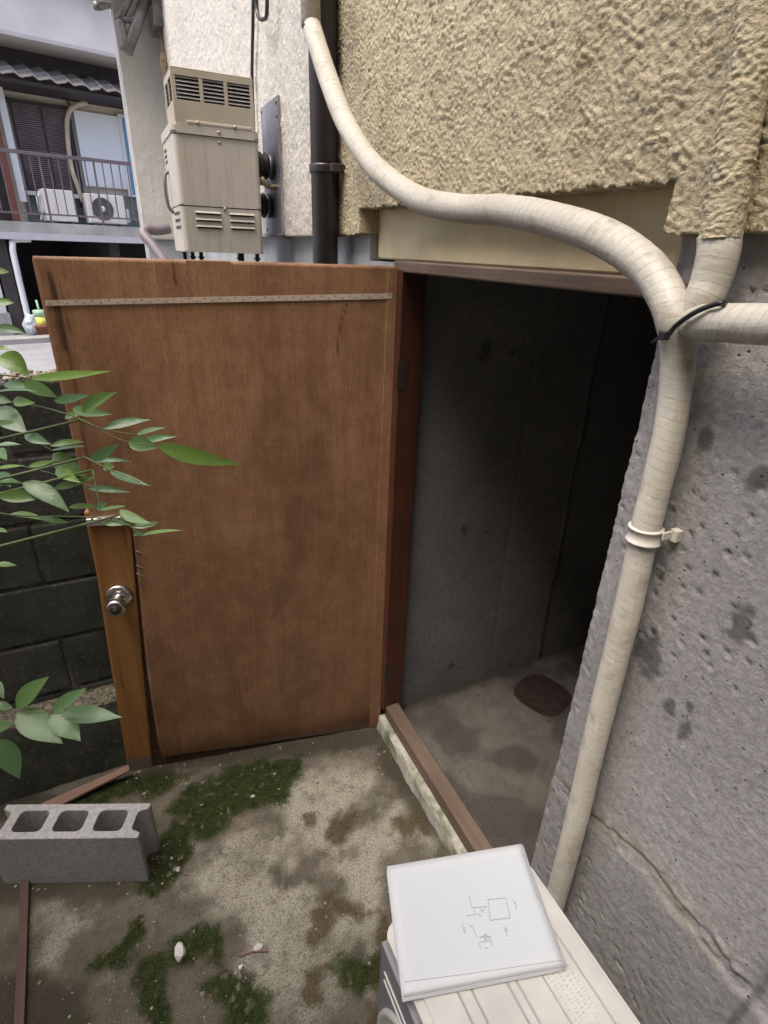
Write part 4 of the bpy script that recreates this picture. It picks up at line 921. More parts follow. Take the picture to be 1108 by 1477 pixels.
# pressed top panel: flat ridges with slots between
topo = B(); rbx = rbox((ax0-.004, ay0, az-.024), (ax1, ay1, az-.003), .026, .004); tp_ = rbx.done('top_panel', 'ac_white', ac)
ribs = [(ax0+.010, .3190), (.3215, .3400), (.3425, .395), (.3980, .4100), (.4130, .452), (.4545, .512), (.5145, ax1-.006)]
for (a, c), (a2, c2) in zip(ribs[:-1], ribs[1:]):
    b = B(); b.box((c+.0002, ay0+.02, az-.0045), (a2-.0002, ay1-.018, az-.0022)); attach(b.done('groove', 'ac_groove'), tp_)
for a, c in ribs:
    b = B(); b.box((a, ay0+.02, az-.004), (c, ay1-.018, az), .0012); attach(b.done('ridge', 'ac_white'), tp_)
emb = B()   # embossed caution lines
for r_ in range(5):
    y = .18
    while y < .335:
        w = random.uniform(.0016, .0060); x = .462+r_*.0095+random.uniform(-.0006, .0006)
        emb.box((x-.0028, y, az-.0003), (x+.0028*random.uniform(.1, 1), y+.0011, az+.0006))
        if random.random() < .6: emb.box((x-.003, y, az-.0003), (x-.0018, y+w*.6, az+.0006))
        if random.random() < .5: emb.box((x+.0012, y+.001, az-.0003), (x+.0023, y+w*.7, az+.0006))
        y += w+.0022
attach(emb.done('embossed_text', 'ac_emboss'), tp_)
# notebook
nz = az+.0095
n0, n1, n2, n3 = [np.array(G(px, py, nz)) for px, py in ((558, 1251), (752, 1220), (815, 1392), (581, 1437))]   # far-left, far-right, near-right, near-left
eu = _n((n1-n0)+(n2-n3)); ev = _n(np.cross([0, 0, 1], eu)); ctr = (n0+n1+n2+n3)/4; NW = (np.linalg.norm(n1-n0)+np.linalg.norm(n2-n3))/2; NH = abs(((n0+n1)/2-(n2+n3)/2)@ev)
nb = empty('notebook', (ctr[0], ctr[1], az), 'open white squared paper pad with pencil floor sketches on the condenser', 'notebook')
def quad(u, v):  # u,v in 0..1 across the pad (u left-right, v near-far) bilinear on the real corners
    return (n3*(1-u)+n2*u)*(1-v)+(n0*(1-u)+n1*u)*v
curl = lambda u, v: .006*np.maximum(0, v-.55)**2/.2*(u*.6+.4)+.003*(1-v)**6
def page(name, dz, th, mat, shift=(0, 0), parent=None, k=18):
    us = np.linspace(0, 1, k); 
    def place(u, v, h):
        p = (n3[None, None]*(1-u[..., None])+n2[None, None]*u[..., None])*(1-v[..., None])+(n0[None, None]*(1-u[..., None])+n1[None, None]*u[..., None])*v[..., None]
        p = p+eu*shift[0]+ev*shift[1]; return p[..., 0], p[..., 1], p[..., 2]+dz+curl(u, v)
    me = sheet(us, us, place, lambda u, v: 0*u, None, (0, 0, -th), {'grid': lambda u, v: ((u > .07) & (u < .95) & (v > .10) & (v < .93)).astype(float)}, name)
    uvl = me.uv_layers.new(name='UVMap'); 
    for lp in me.loops:
        co = np.array(me.vertices[lp.vertex_index].co); uvl.data[lp.index].uv = (float((co-ctr)@eu), float((co-ctr)@ev))
    return link(name, me, mat, nb)
for i in range(5): page('page', -.0098+i*.0019+.0006, .0017, 'paper', (rng.normal(0, .0014), -.0045+i*.0011+rng.normal(0, .0008)))
page('top_page', .0005, .0010, 'grid_paper')
def pen(px_lines, w=.00055, mat='pencil', name='pencil_sketch'):
    b = B()
    for ln in px_lines:
        P = []
        for px, py in ln:
            p = G(px, py, nz); a = (p-n3)@eu/NW; c = (p-n3)@ev/NH; P.append(np.array([p[0], p[1], nz+.0009+float(curl(min(max(a, 0), 1), min(max(c, 0), 1)))]))
        for a, c in zip(P[:-1], P[1:]):
            d = _n(c-a)*.0002; s_ = np.cross(_n(c-a), [0, 0, 1])*w; b.prism([a-d-s_, c+d-s_, c+d+s_, a-d+s_], (0, 0, -.0003))
    b.done(name, mat, nb)
Z8 = lambda pts: [(550+x/3.957, 1200+y/3.957) for x, y in pts]
pen([Z8(p) for p in ([(502, 365), (520, 440)], [(607, 388), (712, 378)], [(712, 378), (735, 492)], [(735, 492), (622, 506)], [(610, 390), (622, 505)], [(525, 432), (605, 428)], [(528, 430), (535, 470)], [(485, 480), (560, 470)],
     [(560, 430), (580, 460), (590, 432)], [(560, 480), (575, 478)], [(463, 515), (470, 560)], [(478, 545), (475, 580)], [(468, 560), (480, 575)], [(700, 545), (722, 600)], [(708, 570), (724, 566)], [(718, 545), (712, 560)],
     [(560, 605), (622, 598)], [(558, 632), (568, 668)], [(622, 600), (632, 650)], [(562, 632), (626, 625)], [(592, 580), (596, 622)], [(570, 600), (600, 590), (615, 612), (585, 618)], [(590, 660), (608, 668)], [(520, 540), (545, 602)], [(500, 530), (515, 545)], [(750, 390), (775, 432)], [(756, 408), (772, 400)], [(764, 425), (770, 440)])], .00042)
ink = []
for i in range(15):
    x = 803+i*6.2; y = 120+i*18.5
    ink.append(Z8([(x-7, y-3), (x+6, y-6)])); ink.append(Z8([(x-3, y-7), (x+4, y+5)])) ; ink.append(Z8([(x-6, y+4), (x+7, y+2)])) if i % 3 else None
pen([q for q in ink if q], .00042, 'pale_ink', 'margin_writing')
pen([Z8([(130, 862), (500, 815), (1030, 738)])], .00035, 'pencil', 'page_edge_line')

# rusty lid on the storeroom floor
c = (G(740, 1000, RZF)+G(840, 1002, RZF))/2
c = np.array([1.30, 1.19, RZF+.002]); b = B()
for hw, z0_, z1_ in ((.098, 0, .005), (.084, .0051, .0066)):
    pts = []
    for k in range(32):
        a = 2*math.pi*k/32; q_ = (abs(math.cos(a))**3.4+abs(math.sin(a))**3.4)**(-1/3.4)*hw; pts.append(c+[q_*math.cos(a+.35), q_*math.sin(a+.35), z0_])
    b.prism(pts, (0, 0, z1_-z0_), .002)
for k in (-1, 0, 1): b.box(c+[-.05, .03*k-.006, .0064], c+[.05, .03*k+.006, .0082], .0006)
tag(b.done('floor_drain', 'rust'), 'rusty brown drain cover with rounded corners on the dark storeroom floor', 'drain')

# ================================================================== FITTINGS AT THE FAR CORNER
el = spline([PY(243, 330, 4.95), PY(225, 332, 4.9), PY(212, 331, 4.85), PY(208, 338, 4.82), PY(222, 356, 4.75), PY(243, 385, 4.66), PY(262, 415, 4.6)], 8)
b = B(); b.tube(el, .036, 14); tag(b.done('drain_elbow', 'mauve_pipe'), 'mauve plastic drain elbow at the foot of the far white wall', 'pipe')
bk = empty('awning_bracket', tuple(PY(215, 10, 5.1)), 'grey tube bracket jutting from the far white corner under the eave', 'bracket')
q = lambda px, py, y=5.05: PY(px, py, y)
b = B(); b.tube([q(183, 76), q(216, -20)], .036, 12); b.done('strut', 'galv_pipe', bk)
b = B(); b.tube(spline([q(181, 72), q(177, 50), q(172, 28)], 4), .032, 12); b.done('upright', 'galv_pipe', bk)
b = B(); b.tube([q(171, 30), q(196, -25)], .026, 10); b.done('upper_tube', 'galv_pipe', bk)
b = B(); b.tube([q(172, 27), q(191, 29), q(205, 10)], .022, 10); b.done('tie_tube', 'galv_pipe', bk)
b = B(); b.box(q(226, 6)-[.035, .03, .12], q(226, 6)+[.05, .26, .12], .008); b.done('mount', 'galv_pipe', bk)
b = B(); b.tube([q(139, 3, 5.6), q(145, 8, 5.6), q(170, 2, 5.4)], .028, 10); b.tube([q(139, 3, 5.6), q(141, 14, 5.6)], .026, 8); b.done('side_arm', 'galv_pipe', bk)
b = B()
for k in range(3): b.tube(spline([PY(226+k*2, -40, 5.2)+[0, -.02*k, 0], PY(229+k*2.5, 30, 5.15), PY(238-k, 72, 5.1), PY(233+k*3, 84, 5.05), PY(240, 130, 5.05), PY(246, 240, 5.05)], 6), .012, 7)
tag(b.done('cable_bundle', 'rope'), 'frayed brown cables running down the inner corner of the white wall', 'cables')
b = B(); b.box((.02, 4.9, 3.12), (FX+.2, 5.45, 3.2), .01); b.done('eave_board', 'far_soffit', house)

# ================================================================== STREET AND THE HOUSE ACROSS IT
SZ = -.20
me = raw_mesh('street', [(-300, 1.66, SZ), (300, 1.66, SZ), (300, 600, SZ), (-300, 600, SZ)], [(0, 1, 2, 3)], smooth=False); tag(link('street', me, 'asphalt'), kind='structure')
me = raw_mesh('ground', [(-300, -300, SZ-.25), (300, -300, SZ-.25), (300, 600, SZ-.25), (-300, 600, SZ-.25)], [(0, 1, 2, 3)], smooth=False); tag(link('ground', me, 'gravel'), kind='structure')
nh = empty('added_shade_house', (-.5, -2.6, SZ), 'plain grey plaster house added unseen behind the viewer to shade the yard', 'house')  # unseen house, added behind the viewer to keep skylight off the yard
b = B(); b.box((-3.2, -6.0, SZ), (4.5, -2.45, 5.6)); b.done('wall', 'slab_concrete', nh)
lh = empty('added_shade_house', (-2.6, -.6, SZ), 'cream plaster house added unseen beside the yard to shade doorway and ground', 'house')  # second unseen house, added at the side to darken doorway and ground
b = B(); b.box((-5.5, -2.40, SZ), (-1.75, 1.25, 4.3)); b.done('wall', 'far_cream', lh)
b = B(); b.box((-5.8, -2.44, 4.3), (-1.45, 1.5, 4.42)); b.done('eave', 'far_soffit', lh)
b = B(); b.box((-3.6, -6.4, 5.6), (4.9, -2.0, 5.75)); b.done('eave', 'far_soffit', nh)
AN = math.radians(13); U3 = np.array([math.cos(AN), math.sin(AN), 0]); N3 = np.array([-math.sin(AN), math.cos(AN), 0]); Z3 = np.array([0, 0, 1.])
def hs(px, py, D):
    r = ray(px, py); p = r*(D/(r@N3)); return float(p@U3), float(p[2]+1.6)
HR = Matrix(((U3[0], N3[0], 0), (U3[1], N3[1], 0), (0, 0, 1)))
def H3(u, D, z): return U3*u+N3*D+Z3*z
def hbox(b, u0, u1, D0, D1, z0, z1, bevel=0):
    c = H3((u0+u1)/2, (D0+D1)/2, (z0+z1)/2); h = np.array([abs(u1-u0), abs(D1-D0), abs(z1-z0)])/2; return b.box(-h+c, h+c, bevel, 1, HR)
def hb(name, u0, u1, D0, D1, z0, z1, mat, parent, bevel=0):
    b = B(); hbox(b, u0, u1, D0, D1, z0, z1, bevel); return b.done(name, mat, parent)
DR, DA, DW, DT = 13.5, 14.1, 14.7, 13.9
fh = empty('far_house', tuple(H3(2.0, DW, SZ)), 'old two-storey house across the street with tiled eave and balcony', 'house')
sl0 = hs(0, 318, DR); sl1 = hs(0, 336, DR); zs = sl0[1]; 
hb('balcony_slab', -1.5, 7.5, DR-.02, DW, sl1[1]-.02, zs, 'slab_concrete', fh)
hb('slab_fascia', -1.5, 7.5, DR-.06, DR-.021, sl1[1]-.10, sl1[1]+.02, 'slab_edge', fh)
ztl = hs(0, 100, DT)[1]; uw = lambda px, py: hs(px, py, DW)
s_tl, s_br = uw(13, 147), uw(104, 272)
hb('upper_wall', -1.5, 7.5, DW+.02, DW+.3, zs, 8.2, 'far_cream', fh)
hb('dado', s_tl[0]-.1, 7.5, DW-.012, DW+.02, zs, uw(110, 278)[1]+.02, 'far_green', fh)
# louvred shutters
u0, u1, z0, z1 = s_tl[0]-.02, uw(97, 157)[0]+.02, uw(33, 275)[1], s_tl[1]
sh = hb('shutter', u0, u1, DW-.05, DW-.02, z0, z1, 'far_dark', fh); b = B(); nsl = 42
for k in range(nsl):
    z = z0+(k+.5)*(z1-z0)/nsl; c = H3((u0+u1)/2, DW-.062, z); h = np.array([(u1-u0)/2-.03, .012, .007]); b.box(c-h, c+h, 0, 1, HR)
attach(b.done('slat', 'shutter_slat'), sh)
for u in (u0, (u0+u1)/2-.02, u1-.04): b = B(); hbox(b, u, u+.04, DW-.085, DW-.05, z0, z1); attach(b.done('stile', 'far_dark'), sh)
b = B(); hbox(b, u0-.05, u1+.05, DW-.09, DW-.01, z1, z1+.06); attach(b.done('rail', 'far_dark'), sh)
b = B(); hbox(b, u0-.05, u1+.05, DW-.10, DW-.01, z0-.07, z0); attach(b.done('rail', 'white_frame'), sh)
# pale boarded window and blue glass
a, c = uw(103, 160), uw(168, 268); p0u, p1u = a[0]+.02, uw(168, 168)[0]
pz0, pz1 = uw(120, 268)[1], uw(150, 166)[1]
hb('window_board', p0u, p1u, DW-.06, DW-.02, pz0, pz1, 'panel_blue_white', fh)
wn_ = hb('window', p1u+.07, p1u+1.6, DW-.06, DW-.02, pz0-.1, pz1, 'blue_glass', fh)
b = B(); hbox(b, p1u, p1u+.07, DW-.10, DW-.015, pz0-.14, pz1+.05); hbox(b, p1u+.07, p1u+1.6, DW-.10, DW-.015, pz1, pz1+.05); hbox(b, p1u+.07, p1u+1.6, DW-.10, DW-.015, pz0-.14, pz0-.1); attach(b.done('frame', 'white_frame'), wn_)
b = B(); hbox(b, uw(147, 142)[0], 7, DW-.10, DW, uw(150, 147)[1], uw(150, 137)[1]); b.done('shade_box', 'far_dark', fh)
# pent roof with tiles
rf = hb('eave_board', -1.5, 7.5, DT+.0, DW+.05, ztl-.16, ztl-.10, 'far_dark', fh)
tw = .293
def tile_mesh():
    n = 12; prof = []
    for i in range(n+1):
        x = i/n; prof.append((x*tw*1.04, .024*math.cos(x*2*math.pi)*(1 if True else 0)+.014*math.sin(4*math.pi*x)*.6))
    V = []; F = []
    for (D, dz) in ((0, 0), (1.05, .36)):
        for x, z in prof: V.append(Vector(H3(x, D, z+dz)))
        for x, z in prof: V.append(Vector(H3(x, D, z+dz-.032)))
    m = n+1
    for i in range(n):
        F += [(i, i+1, 2*m+i+1, 2*m+i), (m+i+1, m+i, 3*m+i, 3*m+i+1), (i+1, i, m+i, m+i+1)]
    F += [(0, 2*m, 3*m, m), (n, m+n, 3*m+n, 2*m+n)]
    me = bpy.data.meshes.new('tile'); me.from_pydata(V, [], F); me.update(); me.materials.append(M['roof_tile']); return me
tm = tile_mesh(); ub = hs(0, 100, DT)[0]-1.0
for k in range(26):
    for rw in range(2):
        o = bpy.data.objects.new('tile', tm); COL.objects.link(o); p = H3(ub+k*tw, DT-.06+rw*.26, ztl-.02+rw*.112+.01*(k % 2)+.004*rng.normal())
        attach(o, rf); o.location = tuple(p)
hb('ridge_beam', -1.5, 7.5, DW-.15, DW+.02, ztl+.24, ztl+.50, 'far_dark', fh)
# upper storey overhang: pale box with grey soffit
zo = hs(0, 50, DT)[1]; 
hb('soffit', -1.5, 7.5, DT-.10, DW+.02, zo-.02, zo, 'far_soffit', fh); hb('upper_box', -1.5, 7.5, DT-.12, DW+.3, zo+.001, 8.4, 'far_white', fh); hb('drip_trim', -1.5, 7.5, DT-.15, DT-.121, zo-.01, zo+.05, 'slab_edge', fh); hb('gutter', -1.5, 7.5, DT-.26, DT-.121, hs(120, -2, DT)[1], hs(120, -2, DT)[1]+.1, 'far_soffit', fh, .02)
# left red post, white post
a, c = hs(8, 240, DR+.5), hs(0, 190, DR+.5)
hb('red_post', uw(8, 200)[0]-.20, uw(8, 200)[0]-.09, DW-.3, DW-.2, zs, ztl, 'far_red_wood', fh)
hb('white_post', uw(20, 230)[0]-.08, uw(20, 230)[0]+.04, DW-.22, DW-.1, zs+.38, ztl-.1, 'white_frame', fh)
hb('dark_opening', uw(0, 240)[0]-3, uw(8, 200)[0]-.2, DW-.05, DW-.01, zs, ztl-.1, 'far_dark', fh)
# carport: dark recess under the slab
hb('carport_back', -4, 7.5, DW+3.2, DW+3.4, SZ, zs, 'far_dark', fh); hb('carport_ceiling', -4, 7.5, DW, DW+3.4, zs-.02, zs+.02, 'far_dark', fh)
hb('carport_side', 3.4, 3.6, DR+.2, DW+3.3, SZ, sl1[1]-.03, 'far_dark', fh)
pu = hs(26, 420, DR+.1)[0]; pu = hs(32, 470, DR+.1)[0]
hb('carport_post', pu-.16, pu+.05, DR+.05, DR+.25, SZ, sl1[1]-.03, 'far_dark', fh)
hb('left_wall', -3.6, pu-.2, DR+.1, DR+.35, SZ, sl1[1]-.03, 'far_white', fh); hb('left_plinth', -3.6, pu-.17, DR+.0, DR+.098, SZ, SZ+.45, 'slab_concrete', fh)
dpipe = B(); pts = [H3(hs(*p, DR)[0], DR, hs(*p, DR)[1]) for p in ((30, 347), (20, 352), (17, 362), (20, 385), (34, 440), (43, 468))]
u_ = hs(43, 468, DR)[0]; dpipe.tube(spline([H3(u_+.35, DR+.1, sl1[1]-.09), H3(u_+.08, DR+.05, sl1[1]-.11), H3(u_+.02, DR, sl1[1]-.22), H3(u_, DR, sl1[1]-.5), H3(u_, DR, SZ)], 6), .055, 12); dpipe.done('rain_pipe', 'white_pvc', fh)
# apron in front of the carport and gravel verge
b = B(); hbox(b, -5, 8, DR-.6, DR+4, SZ, SZ+.035); tag(b.done('pavement', 'slab_concrete'), kind='structure')
b = B(); hbox(b, -5, 8, DR-1.0, DR-.6, SZ, SZ+.09); tag(b.done('kerb', 'slab_concrete'), kind='structure')
# railing
rl = empty('balcony_railing', tuple(H3(2, DR+.06, zs)), 'thin dark iron railing along the far balcony', 'railing')
rz0, rz1 = hs(0, 305, DR)[1], hs(0, 215, DR)[1]; DG = DR+.08
hb('top_rail', -1.5, 7.4, DG-.03, DG+.03, rz1-.03, rz1+.03, 'rail_paint', rl); hb('bottom_rail', -1.5, 7.4, DG-.015, DG+.015, rz0-.015, rz0+.015, 'rail_paint', rl)
u = -1.4; k = 0
while u < 7.4:
    b = B(); w = .016 if k % 6 == 0 else .009; hbox(b, u-w, u+w, DG-w, DG+w, zs if k % 6 == 0 else rz0, rz1); b.done('baluster', 'rail_paint', rl); u += .158; k += 1
# two condensers on the balcony
def far_unit(u0, u1, D0, D1, z0, z1, fan, label):
    e = empty('condenser_unit', tuple(H3((u0+u1)/2, D0, z0)), label, 'air conditioner')
    hb('cabinet', u0, u1, D0, D1, z0+.05, z1, 'unit_white', e, .012)
    for u in (u0+.08, u1-.14): hb('foot', u, u+.07, D0-.02, D1+.02, z0, z0+.05, 'unit_fan', e)
    if fan:
        uc, zc_ = u0+.30, (z0+.05+z1)/2; hb('front_panel', u0+.02, u0+.58, D0-.012, D0, z0+.07, z1-.02, 'unit_white', e, .004)
        b = B(); b.lathe(H3(uc, D0-.010, zc_), -N3, [(0, .215), (.012, .21), (.016, .20), (.012, .19), (.012, .02)], 32); f_ = b.done('fan_grille', 'unit_fan', e)
        b = B(); b.lathe(H3(uc, D0-.020, zc_), -N3, [(0, .055), (.012, .05), (.014, .02)], 20); attach(b.done('fan_hub', 'unit_white'), f_)
        hb('valve_cover', u1-.001, u1+.09, D0+.05, D1-.04, z0+.09, z0+.36, 'unit_white', e, .02)
    else:
        hb('side_cover', u0-.07, u0+.001, D0+.04, D1-.05, z0+.2, z1-.05, 'unit_white', e, .015)
        b = B(); b.tube(spline([H3(u0-.05, D0+.03, z1-.1), H3(u0-.11, D0+.02, z1-.2), H3(u0-.08, D0+.02, z1-.42), H3(u0-.1, D0+.1, z0+.06)], 6), .022, 8); b.done('hose', 'unit_white', e)
        for kk in range(4): hb('label_line', u0+.08+.10*kk, u0+.083+.10*kk, D0-.003, D0+.001, z0+.1, z1-.03, 'slab_edge', e)
g = lambda px, py: hs(px, py, DA)
za = zs
f0, f1 = g(124, 270), g(181, 322)
far_unit(g(124, 290)[0], g(124, 290)[0]+.76, DA, DA+.28, za, za+.60, True, 'white condenser with dark round fan behind the far balcony railing')
far_unit(g(62, 290)[0]+.02, g(112, 310)[0], DA, DA+.45, za, za+.62, False, 'boxy white condenser beside the louvred shutters on the far balcony')
# pipe cover duct down the far wall
pp = [hs(*p, DW-.12) for p in ((125, 148), (110, 152), (99, 163), (97, 190), (103, 240), (112, 268), (120, 292))]
b = B(); b.tube(spline([H3(u, DW-.12, z) for u, z in pp], 6), .045, 10); b.done('pipe_cover', 'pipe_cover', fh)
b = B(); b.tube(spline([H3(hs(*p, DW-.1)[0], DW-.1, hs(*p, DW-.1)[1]) for p in ((101, 172), (106, 220), (113, 262), (118, 300))], 5), .028, 8); b.done('corrugated_hose', 'far_dark', fh)
b = B(); b.tube(spline([H3(hs(*p, DW-.1)[0], DW-.1, hs(*p, DW-.1)[1]) for p in ((93, 128), (95, 140), (101, 152))], 5), .022, 8); b.done('cable_drop', 'far_dark', fh)
# pots and bag on the apron
DPt = DR-.25
def pot(px, py, w, h, mat, label, name='planter'):
    u, _ = hs(px, py, DPt); e = empty(name, tuple(H3(u, DPt, SZ+.035)), label, 'planter'); b = B(); b.lathe(H3(u, DPt, SZ+.035), Z3, [(0, w*.75), (h*.8, w), (h*.8, w*1.1), (h, w*1.1), (h, w*.95), (h*.85, w*.9)], 16); b.done('pot', mat, e); return e, u
e, u = pot(61, 468, .14, .20, 'pot_red', 'red-brown planter holding a bright tub on the far pavement')
e2 = empty('plastic_tub', tuple(H3(u+.01, DPt, SZ+.23)), 'yellow and pale green plastic tub sitting on the red-brown planter', 'tub')
b = B(); b.lathe(H3(u+.01, DPt, SZ+.195), Z3, [(0, .10), (.2, .12), (.2, .01)], 14); b.done('tub', 'pot_yellow', e2); b = B(); b.lathe(H3(u+.01, DPt, SZ+.396), Z3, [(0, .122), (.11, .132), (.12, .12)], 14); b.done('rim', 'pot_green', e2)
b = B(); b.tube([H3(u+.01, DPt, SZ+.36), H3(u-.01, DPt, SZ+.70)], .02, 8); b.done('handle', 'pot_green', e2)
bm = bmesh.new(); bmesh.ops.create_icosphere(bm, subdivisions=3, radius=1); c = H3(hs(46, 455, DPt)[0], DPt+.1, SZ+.24)
for v in bm.verts:
    p = np.array(v.co); k = .6+.8*fbm(p[0]*2.4+p[2], p[1]*2.4+p[2]*1.5, 3, 4); v.co = Vector(c+p*k*np.array([.17, .15, .22]))
me = bpy.data.meshes.new('plastic_bag'); bm.to_mesh(me); bm.free(); tag(link('plastic_bag', me, 'bag_plastic'), 'crumpled bluish plastic bag beside the planter across the street', 'bag')

# ================================================================== NANDINA SHRUB
shrub = empty('nandina_shrub', (-.62, .60, 0), 'green nandina shrub with slender pointed leaves reaching across the door', 'shrub')
c4 = lambda x, y: (x/2.77, 360+y/2.77)
c5 = lambda x, y: (x/2.77, 800+y/2.77)
def leaf(base, tip, width, up, fold=.35, droop=.12):
    base = np.array(base); tip = np.array(tip); L = np.linalg.norm(tip-base); ax_ = (tip-base)/L; up = _n(up-ax_*(up@ax_)); sd_ = np.cross(ax_, up); sick = rng.normal(0, .035)
    n = 9; V = []; F = []; UV = []
    for i in range(n+1):
        f = i/n; w = width*.5*(f**.75*(1-f)**1.15/.308 if 0 < f < 1 else 0.0); w = max(w, width*.012)
        c = base+ax_*L*f+up*L*droop*4*f*(1-f)+sd_*L*sick*4*f*(1-f)
        V += [c-sd_*w+up*w*fold, c, c+sd_*w+up*w*fold]; UV += [(f, 0), (f, .5), (f, 1)]
    for i in range(n):
        a = i*3; F += [(a, a+1, a+4, a+3), (a+1, a+2, a+5, a+4)]
    me = bpy.data.meshes.new('leaf'); me.from_pydata([tuple(v) for v in V], [], F); me.update(); u = me.uv_layers.new(name='UVMap')
    for lp in me.loops: u.data[lp.index].uv = UV[lp.vertex_index]
    return link('leaf', me, 'nandina_leaf', shrub, True)
LV = [(120, 515, 445, 485, 36), (0, 425, 118, 505, 90), (90, 530, 228, 590, 58), (215, 605, 360, 580, 36), (330, 650, 468, 570, 58), (290, 635, 448, 658, 45), (-20, 570, 150, 568, 16), (-10, 630, 110, 735, 95), (100, 735, 205, 778, 48),
      (200, 785, 340, 768, 26), (205, 803, 345, 785, 15), (258, 672, 322, 660, 28), (415, 715, 602, 680, 40), (545, 740, 660, 712, 22), (560, 772, 708, 747, 28), (512, 770, 632, 792, 66), (628, 780, 960, 858, 74), (360, 838, 475, 775, 46),
      (375, 850, 530, 848, 18), (212, 815, 345, 905, 78), (412, 868, 458, 868, 38), (440, 885, 602, 945, 36), (115, 865, 230, 840, 26), (225, 878, 322, 932, 52), (345, 950, 527, 970, 27), (215, 955, 380, 908, 32), (-10, 985, 212, 975, 58),
      (90, 930, 278, 1050, 76), (-10, 890, 42, 950, 60), (275, 1030, 395, 1030, 24), (385, 1032, 428, 1012, 32), (400, 1042, 505, 1024, 20), (478, 1040, 602, 1092, 42), (420, 1098, 520, 1100, 26), (528, 1108, 642, 1088, 26),
      (560, 1143, 732, 1122, 16), (533, 1138, 582, 1138, 28), (35, 1060, 192, 1088, 27), (150, 1072, 278, 1092, 27), (-15, 90, 37, 90, 27), (-15, 215, 57, 212, 36), (-20, 318, 108, 338, 38), (-15, 398, 40, 400, 22), (-15, 1258, 68, 1262, 24),
      (-10, 782, 85, 780, 20), (-10, 872, 98, 862, 22), (55, 600, 142, 612, 42), (15, 540, 132, 552, 38), (-12, 800, 28, 842, 44), (-30, 700, 60, 690, 26), (-20, 930, 90, 935, 30), (-30, 600, 50, 610, 40), (-20, 1120, 30, 1130, 18)]
for i, (a, b_, c, d, w) in enumerate(LV):
    dep = .60+.07*vnoise(i*1.7, .3, 4)+.0001*(a-300); d2 = dep+rng.normal(0, .012)
    p0 = at_depth(*c4(a, b_), dep); p1 = at_depth(*c4(c, d), d2); tocam = _n(EYE-p0); op = min(.95, .25+w/75.0); upv = np.array([0, 0, 1.])*(1.05-op)+tocam*op+rng.normal(0, .12, 3)
    wm = w/2.77*dep/FL; leaf(p0, p1, wm*1.0/(.55+.45*op), upv, rng.uniform(.1, .45), rng.uniform(.0, .09))
LW = [(65, 612, 196, 487, 76), (70, 628, 250, 755, 112), (205, 640, 322, 745, 96), (210, 625, 347, 532, 60), (240, 635, 487, 650, 78), (-20, 690, 57, 668, 42), (-20, 600, 52, 615, 42), (-20, 740, 78, 895, 90), (-30, 500, 17, 575, 46), (-60, 640, 10, 700, 60)]
for i, (a, b_, c, d, w) in enumerate(LW):
    dep = .80+.05*vnoise(i*2.3, .7, 2); p0 = at_depth(*c5(a, b_), dep); p1 = at_depth(*c5(c, d), dep+rng.normal(0, .012)); tocam = _n(EYE-p0)
    leaf(p0, p1, w/2.77*dep/FL*1.05, .45*np.array([0, 0, 1.])+.75*tocam+rng.normal(0, .08, 3), .2, .03)
def twig(pts, conv, dep, r0=.0010, r1=.0005):
    b = B(); P = [at_depth(*conv(*p), dep) for p in pts]; P = spline(P, 5); b.tube(P, list(np.linspace(r0, r1, len(P))), 6); b.done('twig', 'twig', shrub); return P[0]
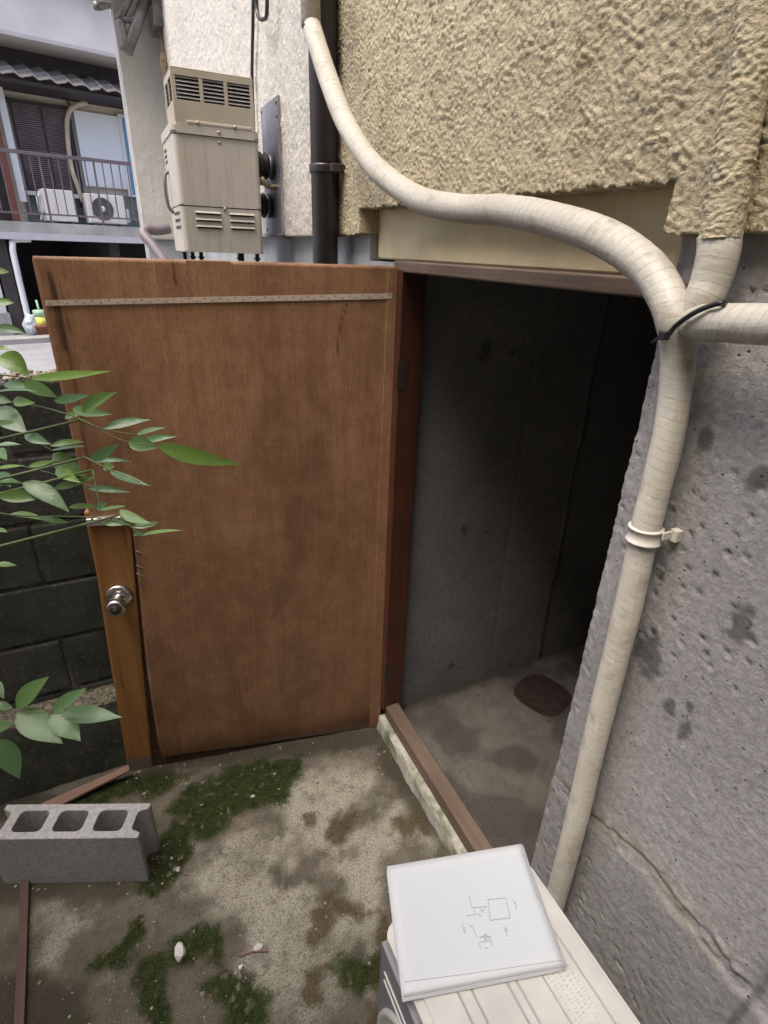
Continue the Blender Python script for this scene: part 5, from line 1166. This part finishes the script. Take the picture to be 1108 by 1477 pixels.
starts = [twig(p, c4, .625) for p in ([(-150, 560), (0, 600), (170, 630), (330, 680), (480, 760), (630, 785)], [(-150, 690), (0, 705), (100, 735), (215, 810)], [(-160, 830), (110, 870), (300, 925), (400, 955)],
    [(-160, 900), (-20, 940), (60, 945)], [(-160, 1000), (40, 1060), (370, 1070), (540, 1105), (640, 1090)], [(-150, 480), (0, 500), (120, 520), (230, 600)], [(320, 680), (420, 720), (550, 740)], [(340, 830), (440, 880), (560, 930)], [(370, 880), (395, 1000), (400, 1035)], [(480, 1060), (560, 1140), (600, 1138)],
    [(-150, 300), (0, 318)], [(-150, 60), (0, 90), (20, 92)], [(-140, 190), (0, 215)], [(-150, 380), (0, 398)], [(-150, 1240), (0, 1258)])]
starts += [twig(p, c5, .815) for p in ([(-200, 560), (0, 620), (70, 625), (240, 635)], [(-180, 640), (0, 690), (40, 670)], [(-200, 700), (-20, 745)], [(-150, 480), (-30, 500)])]
# canes of the shrub, just outside the picture
for k, (x, y) in enumerate(((-.62, .60), (-.66, .66), (-.58, .68))):
    b = B(); b.tube(spline([(x, y, -.02), (x+.02, y+.01, .5), (x+.05-.03*k, y, 1.0), (x+.09-.03*k, y+.01, 1.45), (x+.12, y+.0, 1.75)], 6), list(np.linspace(.009, .004, 25)), 8); b.done('stem', 'stem_bark', shrub)
for s_ in starts:
    z = max(.2, s_[2]-.12); q0 = np.array([-.56, .63, z]); b = B(); b.tube(spline([q0, (q0+s_)/2+[0, 0, .02], s_], 5), list(np.linspace(.0028, .0013, 11)), 6); b.done('twig', 'twig', shrub)
for k in range(46):   # foliage outside the frame
    a = rng.uniform(0, 6.28); p0 = np.array([-.62+.22*math.cos(a)-.04, .60+.16*math.sin(a)-.05, rng.uniform(.75, 1.75)]); d = np.array([math.cos(a), math.sin(a), rng.uniform(-.5, .3)])
    p1 = p0+_n(d)*rng.uniform(.05, .08)
    if (ROT.T@(p1-EYE))[2] > 0.05:
        q_ = ROT.T@(p1-EYE); px = CX+FL*q_[0]/q_[2]
        if px > -60: continue
    leaf(p0, p1, .022, np.array([0, 0, 1.])+rng.normal(0, .3, 3))

# repeats share a group
for nm, gname in (('insulated_pipe', 'white taped pipes on the facade'), ('stone', 'stones lying on the yard'), ('cable_tie', 'black ties on the taped pipes'), ('wood_strip', 'wood strips on the ground'), ('cable', 'dark cables on the white stucco'), ('condenser_unit', 'air conditioner condensers')):
    for o in bpy.data.objects:
        if o.parent is None and o.name.split('.')[0] == nm: o['group'] = gname
